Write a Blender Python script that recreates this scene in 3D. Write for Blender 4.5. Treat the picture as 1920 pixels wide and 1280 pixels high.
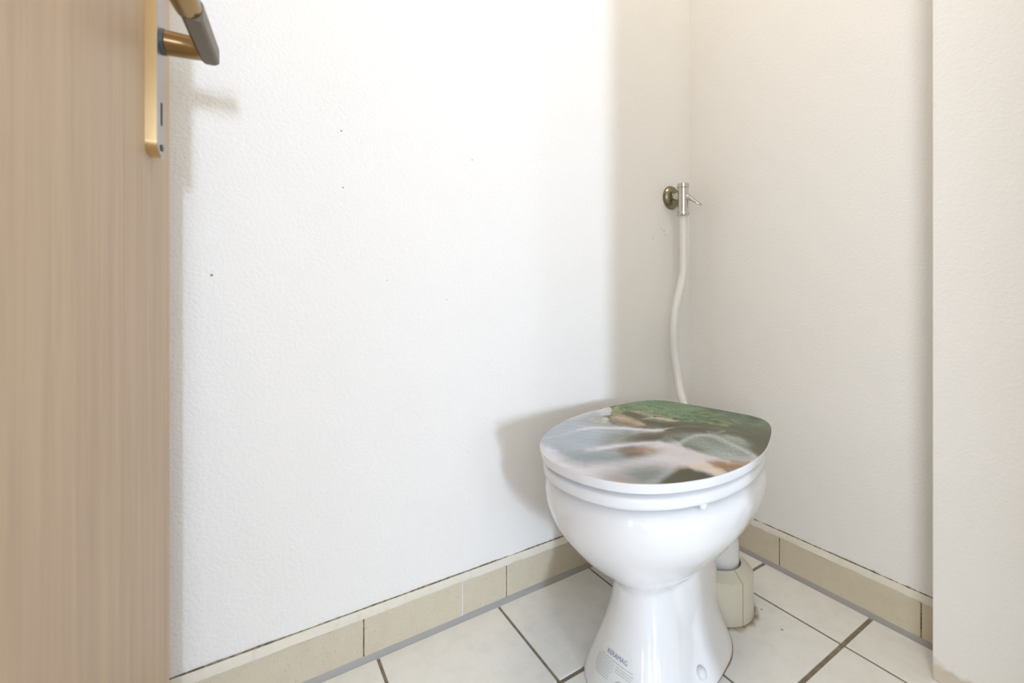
import bpy, bmesh, math, random
import numpy as np
from mathutils import Vector, Matrix
from mathutils.bvhtree import BVHTree

random.seed(7)
rng = np.random.default_rng(7)
scene = bpy.context.scene
for o in list(bpy.data.objects):
    bpy.data.objects.remove(o, do_unlink=True)

# ------------------------------------------------------------------ camera
CAM_H = 0.68
YAW = 0.5474
cd = bpy.data.cameras.new('camera')
cam = bpy.data.objects.new('camera', cd)
scene.collection.objects.link(cam)
cam.location = (0, 0, CAM_H)
cam.rotation_euler = (math.pi / 2, 0, -YAW)
cd.sensor_width = 36.0
cd.lens = 815.48 / 1920 * 36
cd.shift_y = -(640 - 553.46) / 1920
cd.clip_start = 0.01
cd.dof.use_dof = True
cd.dof.focus_distance = 0.95
cd.dof.aperture_fstop = 3.2
scene.camera = cam

# ------------------------------------------------------------------ light
world = bpy.data.worlds.new('world')
scene.world = world
world.use_nodes = True
world.node_tree.nodes['Background'].inputs[0].default_value = (0.9, 0.95, 1.0, 1)
world.node_tree.nodes['Background'].inputs[1].default_value = 3.2


def area(name, loc, target, sx, sy, power, col):
    ld = bpy.data.lights.new(name, 'AREA')
    ld.shape = 'RECTANGLE'
    ld.size, ld.size_y = sx, sy
    ld.energy = power
    ld.color = col
    o = bpy.data.objects.new(name, ld)
    scene.collection.objects.link(o)
    o.location = loc
    d = Vector(target) - Vector(loc)
    o.rotation_euler = d.to_track_quat('-Z', 'Y').to_euler()
    return o


DAY = (0.78, 0.935, 1.20)
area('daylight_hall_window', (-0.57, -4.16, 0.86), (-0.57, 0, 0.86), 0.32, 0.80, 116, DAY)
area('daylight_second_window', (0.50, -4.16, 0.95), (0.50, 0, 0.95), 0.30, 0.90, 11, DAY)
area('side_fill_light', (-1.48, -0.85, 1.1), (1.0, 0.3, 0.8), 1.0, 1.5, 26.5, (0.93, 0.975, 1.05))  # added fill light from the hall side, brightens the right wall and pier
area('toilet_ceiling_lamp', (0.46, 0.16, 3.06), (0.46, 0.16, 0), 0.8, 0.5, 15.4, (1.0, 0.90, 0.76))

vs = scene.view_settings
vs.view_transform = 'Standard'
vs.look = 'None'
vs.gamma = 1.0
vs.use_curve_mapping = False
vs.exposure = 0.0

# ------------------------------------------------------------------ helpers


def s2l(c):
    c = np.asarray(c, float) / 255.0
    return np.where(c <= 0.04045, c / 12.92, ((c + 0.055) / 1.055) ** 2.4)


def link(ob, parent=None):
    scene.collection.objects.link(ob)
    if parent is not None:
        ob.parent = parent
    return ob


def mesh_ob(name, verts, faces, m, parent=None, smooth=False):
    me = bpy.data.meshes.new(name)
    me.from_pydata([tuple(v) for v in verts], [], faces)
    if m is not None:
        me.materials.append(m)
    if smooth:
        for p in me.polygons:
            p.use_smooth = True
    me.update()
    return link(bpy.data.objects.new(name, me), parent)


def bm_ob(name, bm, m, parent=None, smooth=False):
    bmesh.ops.recalc_face_normals(bm, faces=bm.faces)
    me = bpy.data.meshes.new(name)
    bm.to_mesh(me)
    bm.free()
    me.materials.append(m)
    if smooth:
        for p in me.polygons:
            p.use_smooth = True
    return link(bpy.data.objects.new(name, me), parent)


def sharp(ob, ang=35):
    """smooth shading with sharp edges above an angle"""
    me = ob.data
    bm = bmesh.new()
    bm.from_mesh(me)
    for e in bm.edges:
        if len(e.link_faces) == 2 and e.calc_face_angle(0) > math.radians(ang):
            e.smooth = False
    for f in bm.faces:
        f.smooth = True
    bm.to_mesh(me)
    bm.free()
    return ob


def add_box(bm, lo, hi, bev=0.0, seg=1, M=None):
    x0, y0, z0 = lo
    x1, y1, z1 = hi
    vs_ = [bm.verts.new(p) for p in [(x0, y0, z0), (x1, y0, z0), (x1, y1, z0), (x0, y1, z0),
                                     (x0, y0, z1), (x1, y0, z1), (x1, y1, z1), (x0, y1, z1)]]
    fs = [bm.faces.new([vs_[i] for i in q]) for q in
          [(0, 3, 2, 1), (4, 5, 6, 7), (0, 1, 5, 4), (1, 2, 6, 5), (2, 3, 7, 6), (3, 0, 4, 7)]]
    if bev > 0:
        es = list({e for f in fs for e in f.edges})
        r = bmesh.ops.bevel(bm, geom=es, offset=bev, segments=seg, profile=0.5, affect='EDGES')
        vs_ = list({v for f in r['faces'] for v in f.verts} | {v for v in vs_ if v.is_valid})
    if M is not None:
        bmesh.ops.transform(bm, matrix=M, verts=[v for v in vs_ if v.is_valid])


def box(name, lo, hi, m, parent=None, bev=0.0, seg=1):
    bm = bmesh.new()
    add_box(bm, lo, hi, bev, seg)
    return bm_ob(name, bm, m, parent)


def loft(loops, cap0=True, cap1=True):
    """loops: list of (n,3) arrays with equal n -> verts, faces"""
    n = len(loops[0])
    V = np.concatenate(loops)
    F = []
    for i in range(len(loops) - 1):
        for j in range(n):
            k = (j + 1) % n
            F.append((i * n + j, i * n + k, (i + 1) * n + k, (i + 1) * n + j))
    if cap0:
        F.append(tuple(range(n - 1, -1, -1)))
    if cap1:
        b = (len(loops) - 1) * n
        F.append(tuple(b + j for j in range(n)))
    return V, F


def lathe(prof, n=40, axis='Z', a0=0.0, a1=2 * math.pi):
    """prof: (r, h) list revolved -> verts, faces; a closed ring when a1-a0 is a full turn"""
    full = abs(a1 - a0 - 2 * math.pi) < 1e-6
    V, F = [], []
    m_ = n if full else n + 1
    for r, h in prof:
        for j in range(m_):
            t = a0 + (a1 - a0) * j / n
            V.append((r * math.cos(t), r * math.sin(t), h))
    for i in range(len(prof) - 1):
        for j in range(n):
            k = (j + 1) % m_
            F.append((i * m_ + j, i * m_ + k, (i + 1) * m_ + k, (i + 1) * m_ + j))
    if not full:
        F.append(tuple(i * m_ for i in range(len(prof))))
        F.append(tuple(i * m_ + n for i in range(len(prof) - 1, -1, -1)))
    V = np.array(V)
    if axis == 'Y':      # height runs along -Y
        V = np.stack([V[:, 0], -V[:, 2], V[:, 1]], 1)
    return V, F


def tube(path, radii, n=24):
    """swept round tube along points (verts, faces)"""
    P = np.array(path, float)
    loops = []
    up = np.array([0.31, 0.77, 0.2])
    for i in range(len(P)):
        t = P[min(i + 1, len(P) - 1)] - P[max(i - 1, 0)]
        t /= np.linalg.norm(t)
        a = np.cross(t, up)
        a /= np.linalg.norm(a)
        b = np.cross(t, a)
        r = radii[i] if hasattr(radii, '__len__') else radii
        q = np.linspace(0, 2 * np.pi, n, endpoint=False)
        loops.append(P[i] + r * (np.cos(q)[:, None] * a + np.sin(q)[:, None] * b))
    return loft(loops)


def catmull(pts, per=8):
    P = np.array(pts, float)
    P = np.vstack([2 * P[0] - P[1], P, 2 * P[-1] - P[-2]])
    out = []
    for i in range(1, len(P) - 2):
        p0, p1, p2, p3 = P[i - 1], P[i], P[i + 1], P[i + 2]
        for k in range(per):
            t = k / per
            out.append(0.5 * (2 * p1 + (p2 - p0) * t + (2 * p0 - 5 * p1 + 4 * p2 - p3) * t * t
                              + (3 * p1 - p0 - 3 * p2 + p3) * t ** 3))
    out.append(P[-2])
    return np.array(out)


def tag(o, label=None, cat=None, kind=None, group=None):
    for k, v in (('label', label), ('category', cat), ('kind', kind), ('group', group)):
        if v:
            o[k] = v
    return o


def empty(name, loc=(0, 0, 0), rz=0.0):
    o = bpy.data.objects.new(name, None)
    o.empty_display_size = 0.05
    o.location = loc
    o.rotation_euler = (0, 0, rz)
    return link(o)


# ------------------------------------------------------------------ materials


class Mat:
    def __init__(self, name, col, rough=0.5, metal=0.0, **kw):
        self.m = bpy.data.materials.new(name)
        self.m.use_nodes = True
        self.nt = self.m.node_tree
        self.b = self.nt.nodes['Principled BSDF']
        self.b.inputs['Base Color'].default_value = (*col, 1)
        self.b.inputs['Roughness'].default_value = rough
        self.b.inputs['Metallic'].default_value = metal
        for k, v in kw.items():
            self.b.inputs[k.replace('_', ' ')].default_value = v
        self.height = None
        self.color = None
        self._tc = None

    def n(self, t, **kw):
        nd = self.nt.nodes.new(t)
        for k, v in kw.items():
            if hasattr(nd, k):
                setattr(nd, k, v)
            else:
                nd.inputs[k].default_value = v
        return nd

    def l(self, a, b):
        self.nt.links.new(a, b)

    def tc(self, which='Object', scale=(1, 1, 1)):
        if self._tc is None:
            self._tc = self.n('ShaderNodeTexCoord')
        mp = self.n('ShaderNodeMapping')
        mp.inputs['Scale'].default_value = scale
        self.l(self._tc.outputs[which], mp.inputs['Vector'])
        return mp.outputs[0]

    def pos(self):
        return self.n('ShaderNodeNewGeometry').outputs['Position']

    def noise(self, scale, detail=3, rough=0.55, vec=None, stretch=(1, 1, 1)):
        nd = self.n('ShaderNodeTexNoise')
        nd.inputs['Scale'].default_value = scale
        nd.inputs['Detail'].default_value = detail
        nd.inputs['Roughness'].default_value = rough
        self.l(vec if vec is not None else self.tc(scale=stretch), nd.inputs['Vector'])
        return nd.outputs['Fac']

    def math(self, op, a, b=0.0, c=0.0):
        nd = self.n('ShaderNodeMath', operation=op)
        for i, v in enumerate((a, b, c)):
            if hasattr(v, 'is_linked') or hasattr(v, 'links'):
                self.l(v, nd.inputs[i])
            else:
                nd.inputs[i].default_value = v
        return nd.outputs[0]

    def ramp(self, f, lo, hi, inv=False):
        nd = self.n('ShaderNodeMapRange', interpolation_type='SMOOTHSTEP')
        self.l(f, nd.inputs['Value'])
        nd.inputs['From Min'].default_value = lo
        nd.inputs['From Max'].default_value = hi
        nd.inputs['To Min'].default_value = 1.0 if inv else 0.0
        nd.inputs['To Max'].default_value = 0.0 if inv else 1.0
        return nd.outputs[0]

    def mix(self, f, col, base=None):
        """lay a colour over what the base colour is so far"""
        nd = self.n('ShaderNodeMix', data_type='RGBA')
        if hasattr(f, 'links'):
            self.l(f, nd.inputs[0])
        else:
            nd.inputs[0].default_value = f
        if self.color is None:
            nd.inputs[6].default_value = self.b.inputs['Base Color'].default_value[:]
        else:
            self.l(self.color, nd.inputs[6])
        if hasattr(col, 'links'):
            self.l(col, nd.inputs[7])
        else:
            nd.inputs[7].default_value = (*col, 1)
        self.color = nd.outputs[2]
        self.l(self.color, self.b.inputs['Base Color'])

    def bump(self, h, strength=0.3, dist=0.001):
        nd = self.n('ShaderNodeBump')
        nd.inputs['Strength'].default_value = strength
        nd.inputs['Distance'].default_value = dist
        self.l(h, nd.inputs['Height'])
        self.l(nd.outputs[0], self.b.inputs['Normal'])

    def spot(self, p, r, vec=None):
        """soft disc mask around a world point"""
        d = self.n('ShaderNodeVectorMath', operation='DISTANCE')
        self.l(vec if vec is not None else self.pos(), d.inputs[0])
        d.inputs[1].default_value = p
        return self.ramp(d.outputs['Value'], r * 0.6, r, inv=True)


def wall_mat(name, col, dots=(), bump=0.42):
    w = Mat(name, col, 0.85)
    w.mix(w.math('MULTIPLY', w.ramp(w.noise(2.2, 4), 0.45, 0.75), 0.06), (col[0] * .86, col[1] * .84, col[2] * .78))
    for p, r, c in dots:
        w.mix(w.math('MULTIPLY', w.spot(p, r), 0.75), c)
    h = w.math('ADD', w.math('MULTIPLY', w.noise(170, 2, 0.5), 1.0), w.math('MULTIPLY', w.noise(420, 2, 0.5), 0.35))
    w.bump(h, bump, 0.0025)
    return w


WALLC = (0.87, 0.85, 0.81)
DK = (0.16, 0.13, 0.09)
W_LEFT = wall_mat('painted_plaster_left', WALLC, [
    ((0.147, 0.84, 0.980), 0.0020, DK), ((0.150, 0.84, 0.877), 0.0018, DK), ((-0.048, 0.84, 0.712), 0.0026, DK),
    ((0.412, 0.84, 0.970), 0.0015, DK), ((0.354, 0.84, 0.671), 0.0013, DK), ((0.230, 0.84, 0.709), 0.0012, DK),
    ((1.013, 0.84, 0.871), 0.0018, DK), ((1.024, 0.84, 0.866), 0.0022, DK), ((1.028, 0.84, 0.854), 0.0020, DK),
    ((0.977, 0.84, 0.840), 0.0020, DK)])
W_RIGHT = wall_mat('painted_plaster_right', WALLC, bump=0.35)
W_PIER = wall_mat('painted_plaster_pier', WALLC, bump=0.35)
# brown damp stain along the foot of the pier, a crescent with a ragged upper rim
_p = W_PIER.pos()
_s = W_PIER.n('ShaderNodeSeparateXYZ')
W_PIER.l(_p, _s.inputs[0])
_h = W_PIER.math('ADD', _s.outputs['Z'], W_PIER.math('MULTIPLY', W_PIER.noise(28, 3), -0.05))
_r = W_PIER.math('MULTIPLY', W_PIER.ramp(_h, -0.006, 0.012, inv=True), 0.55)
W_PIER.mix(_r, (0.50, 0.38, 0.22))
CEIL = wall_mat('white_ceiling_paint', (0.82, 0.80, 0.76))
HALLW = wall_mat('hall_wall_paint', (0.80, 0.78, 0.74))

CERAMIC = Mat('white_sanitary_ceramic', (0.83, 0.83, 0.825), 0.07, Coat_Weight=0.3, Coat_Roughness=0.03)
SEATP = Mat('white_seat_plastic', (0.82, 0.825, 0.83), 0.22)
SEATP.bump(SEATP.noise(60, 2), 0.02, 0.001)
CERAMIC.bump(CERAMIC.noise(9, 2), 0.03, 0.004)

TILE = Mat('mottled_white_floor_tile', (0.82, 0.815, 0.785), 0.42)
TILE.mix(TILE.math('MULTIPLY', TILE.ramp(TILE.noise(26, 5, 0.65, vec=TILE.pos()), 0.40, 0.72), 0.55), (0.71, 0.72, 0.67))
TILE.mix(TILE.math('MULTIPLY', TILE.ramp(TILE.noise(9, 4, 0.6, vec=TILE.pos()), 0.5, 0.8), 0.35), (0.83, 0.79, 0.72))
TILE.mix(TILE.math('MULTIPLY', TILE.ramp(TILE.noise(420, 2, 0.6, vec=TILE.pos()), 0.66, 0.74), 0.35), (0.34, 0.30, 0.24))
# rust-brown dirt ring at the foot of the drain collar (ragged)
_d = TILE.n('ShaderNodeVectorMath', operation='DISTANCE')
TILE.l(TILE.pos(), _d.inputs[0])
_d.inputs[1].default_value = (0.888, 0.590, 0.0)
_dn = TILE.math('ADD', _d.outputs['Value'], TILE.math('MULTIPLY', TILE.noise(70, 4, 0.7, vec=TILE.pos()), 0.026))
TILE.mix(TILE.math('MULTIPLY', TILE.ramp(_dn, 0.088, 0.103, inv=True), 0.85), (0.25, 0.135, 0.05))
for _q, _rr in (((0.930, 0.470, 0), 0.0035), ((0.952, 0.523, 0), 0.003), ((0.80, 0.525, 0), 0.0028), ((0.27, 0.60, 0), 0.002)):
    TILE.mix(TILE.math('MULTIPLY', TILE.spot(_q, _rr, TILE.pos()), 0.7), (0.18, 0.14, 0.09))
TILE.bump(TILE.noise(300, 3, vec=TILE.pos()), 0.12, 0.0006)

GROUT = Mat('brown_floor_grout', (0.20, 0.165, 0.105), 0.9)
GROUT.mix(GROUT.ramp(GROUT.noise(60, 4), 0.4, 0.7), (0.27, 0.235, 0.165))
GROUT.bump(GROUT.noise(500, 2), 0.3, 0.0008)
SKIRT = Mat('beige_skirting_tile', (0.64, 0.57, 0.43), 0.5)
SKIRT.mix(SKIRT.math('MULTIPLY', SKIRT.ramp(SKIRT.noise(30, 5, 0.65, vec=SKIRT.pos()), 0.4, 0.75), 0.6), (0.575, 0.515, 0.395))
SKIRT.mix(SKIRT.math('MULTIPLY', SKIRT.ramp(SKIRT.noise(330, 2, 0.6, vec=SKIRT.pos()), 0.64, 0.72), 0.6), (0.30, 0.22, 0.12))
SKIRT.bump(SKIRT.noise(260, 3, vec=SKIRT.pos()), 0.15, 0.0006)
SILIC = Mat('grey_silicone_joint', (0.34, 0.335, 0.315), 0.5)
SILIC.bump(SILIC.noise(120, 2), 0.2, 0.001)
CAPG = Mat('cream_caulk', (0.74, 0.70, 0.60), 0.75)
CAPG.mix(CAPG.math('MULTIPLY', CAPG.ramp(CAPG.noise(55, 4), 0.5, 0.75), 0.35), (0.55, 0.48, 0.34))
CAPG.bump(CAPG.noise(150, 3), 0.4, 0.001)
DIRT = Mat('dark_dirt_joint', (0.13, 0.11, 0.075), 0.95)
DIRT.mix(DIRT.ramp(DIRT.noise(130, 3), 0.4, 0.65), (0.36, 0.31, 0.22))
DIRT.bump(DIRT.noise(300, 2), 0.3, 0.0008)

DOOR = Mat('pale_beech_veneer', (0.55, 0.415, 0.275), 0.5)
DOOR.mix(DOOR.ramp(DOOR.noise(55, 4, 0.6, stretch=(1, 1, 0.035)), 0.35, 0.7), (0.47, 0.345, 0.235))
DOOR.mix(DOOR.math('MULTIPLY', DOOR.ramp(DOOR.noise(190, 3, 0.6, stretch=(1, 1, 0.03)), 0.45, 0.7), 0.5), (0.43, 0.315, 0.21))
DOOR.mix(DOOR.math('MULTIPLY', DOOR.ramp(DOOR.noise(6, 3, 0.6, stretch=(1, 1, 0.4)), 0.45, 0.75), 0.3), (0.56, 0.415, 0.31))
DOOR.bump(DOOR.noise(230, 2, stretch=(1, 1, 0.03)), 0.08, 0.0005)
BRASS = Mat('champagne_anodised_brass', (0.70, 0.52, 0.27), 0.34, 1.0)
BRASS.bump(BRASS.noise(300, 2, stretch=(1, 1, 0.1)), 0.06, 0.0004)
PLATEF = Mat('brushed_champagne_plate_face', (0.44, 0.40, 0.355), 0.42, 1.0)
PLATEF.bump(PLATEF.noise(300, 2, stretch=(1, 1, 0.1)), 0.06, 0.0004)
BRONZE = Mat('bronze_anodised_lever', (0.31, 0.205, 0.095), 0.22, 1.0)
BRONZE.bump(BRONZE.noise(200, 2), 0.03, 0.0004)
BRONZEF = Mat('matt_bronze_underside', (0.19, 0.163, 0.125), 0.5, 0.6)
BRONZEF.bump(BRONZEF.noise(400, 2), 0.06, 0.0004)
BLACKP = Mat('dark_grey_plastic_ring', (0.07, 0.085, 0.09), 0.45)
BLACKP.bump(BLACKP.noise(200, 2), 0.05, 0.0004)
HOLE = Mat('black_slot', (0.03, 0.028, 0.025), 0.8)
HOLE.bump(HOLE.noise(200, 2), 0.05, 0.0004)
CHROME = Mat('polished_chrome', (0.62, 0.61, 0.575), 0.10, 1.0)
CHROME.bump(CHROME.noise(90, 2), 0.04, 0.0006)
ROSE = Mat('tarnished_chrome_rosette', (0.27, 0.245, 0.16), 0.25, 1.0)
ROSE.mix(ROSE.ramp(ROSE.noise(120, 4, 0.7), 0.45, 0.7), (0.17, 0.145, 0.075))
ROSE.bump(ROSE.noise(120, 3), 0.12, 0.0008)
HOSE = Mat('milky_plastic_pipe', (0.80, 0.785, 0.75), 0.22, Subsurface_Weight=0.15, Subsurface_Scale=0.01)
HOSE.bump(HOSE.noise(40, 2), 0.05, 0.0015)
COLLAR = Mat('ivory_plastic_collar', (0.68, 0.645, 0.52), 0.42)
COLLAR.mix(COLLAR.math('MULTIPLY', COLLAR.ramp(COLLAR.noise(40, 4), 0.5, 0.8), 0.3), (0.56, 0.51, 0.38))
COLLAR.bump(COLLAR.noise(200, 2), 0.06, 0.0005)
SEALM = Mat('brown_stained_sealant', (0.30, 0.21, 0.115), 0.8)
SEALM.mix(SEALM.ramp(SEALM.noise(90, 3), 0.45, 0.7), (0.46, 0.37, 0.24))
_sp = SEALM.n('ShaderNodeSeparateXYZ')
SEALM.l(SEALM.pos(), _sp.inputs[0])
SEALM.mix(SEALM.ramp(_sp.outputs['X'], 0.62, 0.74, inv=True), (0.70, 0.69, 0.66))
SEALM.bump(SEALM.noise(300, 2), 0.3, 0.0008)
CAPM = Mat('clear_grey_screw_cap', (0.74, 0.74, 0.72), 0.10)
CAPM.bump(CAPM.noise(200, 2), 0.03, 0.0004)
STICK = Mat('clear_paper_sticker', (0.79, 0.81, 0.79), 0.30)
STICK.bump(STICK.noise(200, 2), 0.04, 0.0004)
INKB = Mat('blue_print_ink', (0.20, 0.20, 0.40), 0.5)
INKB.bump(INKB.noise(200, 2), 0.02, 0.0002)
INKG = Mat('grey_print_ink', (0.50, 0.52, 0.52), 0.5)
INKG.bump(INKG.noise(200, 2), 0.02, 0.0002)
LAMIN = Mat('hall_laminate_floor', (0.46, 0.36, 0.25), 0.45)
LAMIN.mix(LAMIN.ramp(LAMIN.noise(12, 4, 0.6, stretch=(0.1, 1, 1)), 0.4, 0.7), (0.38, 0.29, 0.2))
FRAMEW = Mat('white_window_frame_paint', (0.80, 0.80, 0.79), 0.4)
FRAMEW.bump(FRAMEW.noise(90, 2), 0.05, 0.0005)

# ------------------------------------------------------------------ setting: the room shell
BW, AW = 0.840, 1.1346           # plaster faces: left wall (y = BW), right wall (x = AW)
PIER_X, PIER_Y = 1.0384, 0.2708  # the pier's face and its vertical edge
FW0, FW1 = -0.17, -0.05          # front wall (with the doorway)
JAMB_L, JAMB_R = -0.215, 0.570
H = 3.10


def struct(name, bm, m, label=None):
    o = bm_ob(name, bm, m)
    return tag(o, label, None, 'structure')


bm = bmesh.new()
add_box(bm, (-0.75, BW, -0.02), (AW + 0.12, BW + 0.1, H))
struct('wall_left', bm, W_LEFT.m, 'white plastered wall behind the toilet, bright with daylight')
bm = bmesh.new()
add_box(bm, (AW, 0.2, -0.02), (AW + 0.1, BW + 0.1, H))
struct('wall_right', bm, W_RIGHT.m, 'cream plastered wall in shade to the right of the corner')
bm = bmesh.new()
add_box(bm, (PIER_X, FW1 - 0.02, 0.0), (AW + 0.02, PIER_Y, H), 0.002, 2)
struct('wall_pier', bm, W_PIER.m, 'narrow wall projection at the right edge with a brown stain at its foot')
bm = bmesh.new()
add_box(bm, (-0.75, FW0, 0.0), (JAMB_L, FW1, H))
add_box(bm, (JAMB_R, FW0, 0.0), (AW + 0.1, FW1, H))
add_box(bm, (JAMB_L, FW0, 2.03), (JAMB_R, FW1, H))
struct('wall_front', bm, W_RIGHT.m)
bm = bmesh.new()
add_box(bm, (-0.85, FW0, -0.02), (-0.75, BW + 0.1, H))
struct('wall_end', bm, W_RIGHT.m)
bm = bmesh.new()
add_box(bm, (-1.6, -4.3, H), (1.7, BW + 0.1, H + 0.1))
struct('ceiling', bm, CEIL.m)
# hall in front of the doorway with its two narrow windows
bm = bmesh.new()
add_box(bm, (-1.6, -4.2, -0.02), (-1.5, -1.37, H))
add_box(bm, (-1.6, -0.33, -0.02), (-1.5, FW0 + 0.02, H))
add_box(bm, (-1.6, -1.37, -0.02), (-1.5, -0.33, 0.33))  # opening added in this wall for the side fill light
add_box(bm, (-1.6, -1.37, 1.87), (-1.5, -0.33, H))
struct('wall_hall_left', bm, HALLW.m)
bm = bmesh.new()
add_box(bm, (1.6, -4.2, -0.02), (1.7, FW0 + 0.02, H))
struct('wall_hall_right', bm, HALLW.m)
bm = bmesh.new()
for x0, x1 in ((-1.6, -0.75), (-0.39, 0.33), (0.67, 1.7)):
    add_box(bm, (x0, -4.3, -0.02), (x1, -4.2, H))
for x0, x1, z0, z1 in ((-0.75, -0.39, 0.44, 1.28), (0.33, 0.67, 0.48, 1.42)):
    add_box(bm, (x0, -4.3, -0.02), (x1, -4.2, z0))
    add_box(bm, (x0, -4.3, z1), (x1, -4.2, H))
struct('wall_back', bm, HALLW.m)
bm = bmesh.new()
add_box(bm, (-1.6, -4.3, -0.03), (1.7, FW0 + 0.06, 0.0))
struct('floor_hall', bm, LAMIN.m)

# ---- tiled floor: a grout bed and single tiles
bm = bmesh.new()
add_box(bm, (-0.85, FW0 + 0.06, -0.03), (AW + 0.05, BW + 0.05, -0.0022))
floor = struct('floor', bm, GROUT.m, 'white tiled floor with thin brown grout lines')
TA, TB, A0, B0, GR = 0.26030, 0.22141, 0.20985, 0.38821, 0.0056
k = 0
for i in range(-4, 4):
    for j in range(-3, 2):
        x0, x1 = A0 + i * TA, min(A0 + (i + 1) * TA, 1.1266 + GR / 2)
        y0, y1 = B0 + j * TB, B0 + (j + 1) * TB
        y0 = max(y0, FW0 + 0.06)
        if y1 < y0 + 0.02:
            continue
        if x1 < -0.7:
            continue
        if x0 > PIER_X - 0.02 and y1 < PIER_Y:
            continue
        bm = bmesh.new()
        add_box(bm, (x0 + GR / 2, y0 + GR * .7, -0.008), (x1 - GR / 2, y1 - GR * .7, random.uniform(-0.0003, 0.0002)), 0.0011, 2)
        bm_ob('floor_tile', bm, TILE.m, floor)

# ---- skirting: tiles, grey joint at the floor, cream caulk along the top
SK_T, SK_Z0, SK_Z1, SK_H = 0.008, 0.009, 0.0805, 0.0935


def skirting(name, axis, joints, label, white=()):
    """axis 'x': along the left wall (faces -y); axis 'y': along the right wall (faces -x)"""
    lo, hi = joints[0], joints[-1]
    face = BW if axis == 'x' else AW

    def pt(s, d, z):
        return (s, face - d, z) if axis == 'x' else (face - d, s, z)

    def strip(nm, prof, m, s0, s1, parent, n=60, wob=0.0, seed=1):
        r = np.random.default_rng(seed)
        w = np.convolve(r.normal(0, 1, n + 9), np.ones(5) / 5, 'same')[4:n + 5]
        loops = [np.array([pt(s0 + (s1 - s0) * q / n, d + (wob * w[q] if f else 0), z + (wob * w[q] if f else 0)) for d, z, f in prof])
                 for q in range(n + 1)]
        V, F = loft(loops)
        o = mesh_ob(nm, V, F, m, parent, True)
        bm2 = bmesh.new()
        bm2.from_mesh(o.data)
        bmesh.ops.recalc_face_normals(bm2, faces=bm2.faces)
        bm2.to_mesh(o.data)
        bm2.free()
        return sharp(o, 30)

    # the base: a dirty backing behind the tiles, seen only in the joints
    root = strip(name, [(-0.004, -0.01, 0), (SK_T - 0.0025, -0.01, 0), (SK_T - 0.0025, SK_Z1, 0), (-0.004, SK_Z1, 0)], DIRT.m, lo, hi, None, n=2)
    tag(root, label, None, 'structure')
    for a, b in zip(joints[:-1], joints[1:]):
        bm2 = bmesh.new()
        g = 0.0011
        dz = random.uniform(-0.0012, 0.0012)
        p, q = pt(a + g, SK_T + random.uniform(-.0006, .0006), SK_Z0), pt(b - g, 0.0, SK_Z1 + dz)
        add_box(bm2, tuple(map(min, p, q)), tuple(map(max, p, q)), 0.0009, 2)
        bm_ob('skirting_tile', bm2, SKIRT.m, root)
    for w in white:
        bm2 = bmesh.new()
        p, q = pt(w - 0.0014, SK_T + 0.0002, SK_Z0), pt(w + 0.0014, 0.0, SK_Z1)
        add_box(bm2, tuple(map(min, p, q)), tuple(map(max, p, q)))
        tag(bm_ob('joint_filler', bm2, CAPG.m, root), 'cream filled joint')
    strip('floor_joint', [(-0.002, -0.004, 0), (SK_T + 0.0055, -0.004, 0), (SK_T + 0.0055, 0.0006, 1), (SK_T + 0.0002, SK_Z0 + 0.0012, 1), (-0.002, SK_Z0, 0)],
          SILIC.m, lo, hi, root, wob=0.0005, seed=3)
    strip('top_caulk', [(-0.002, SK_Z1 - 0.003, 0), (SK_T + 0.0004, SK_Z1 - 0.0005, 1), (SK_T - 0.0005, SK_Z1 + 0.003, 0), (0.003, SK_H, 0), (-0.002, SK_H, 0)],
          CAPG.m, lo, hi, root, n=140, wob=0.0016, seed=5)
    strip('crack_line', [(-0.002, SK_H - 0.001, 0), (0.0024, SK_H - 0.001, 0), (0.0013, SK_H + 0.0016, 1), (-0.002, SK_H + 0.0016, 0)],
          DIRT.m, lo, hi, root, n=220, wob=0.0014, seed=8)
    return root


skirting('baseboard_left', 'x', [-0.595, -0.335, -0.075, 0.18509, 0.38555, 0.49336, 0.754, 1.014, AW - SK_T],
         'row of beige skirting tiles along the left wall', (0.38555,))
skirting('baseboard_right', 'y', [PIER_Y - 0.02, 0.31013, 0.57580, BW - SK_T],
         'row of beige skirting tiles along the right wall')

# ------------------------------------------------------------------ door (open, on the left)
E_ = Vector((-0.091, 0.758, 0.0))
dvec = Vector((-0.105, -0.9945, 0.0)).normalized()      # from the free edge towards the hinge
nvec = Vector((0.9945, -0.105, 0.0)).normalized()       # out of the visible face
K = 1.277                                               # hardware size
DM = Matrix(((dvec.x * K, nvec.x * K, 0, E_.x), (dvec.y * K, nvec.y * K, 0, E_.y), (0, 0, K, -0.1884), (0, 0, 0, 1)))
DL = Matrix(((dvec.x, nvec.x, 0, E_.x), (dvec.y, nvec.y, 0, E_.y), (0, 0, 1, 0), (0, 0, 0, 1)))
# local frame of the door: X along the leaf from the free edge, Y out of its face, Z up


def door_ob(name, bm, m, parent=None, smooth=False, M=None):
    bmesh.ops.transform(bm, matrix=M or DM, verts=bm.verts)
    return bm_ob(name, bm, m, parent, smooth)


bm = bmesh.new()
add_box(bm, (0, -0.040, 0.008), (0.765, 0.0, 2.0), 0.0015, 2)
door = door_ob('door_1', bm, DOOR.m, M=DL)
tag(door, 'open pale beech veneer door at the left edge of the picture', None, 'structure')

T0, T1, PZ0, PZ1, PT = 0.0525, 0.0805, 0.811, 1.03, 0.009
TX, HZ = 0.0665, 0.921


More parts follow.
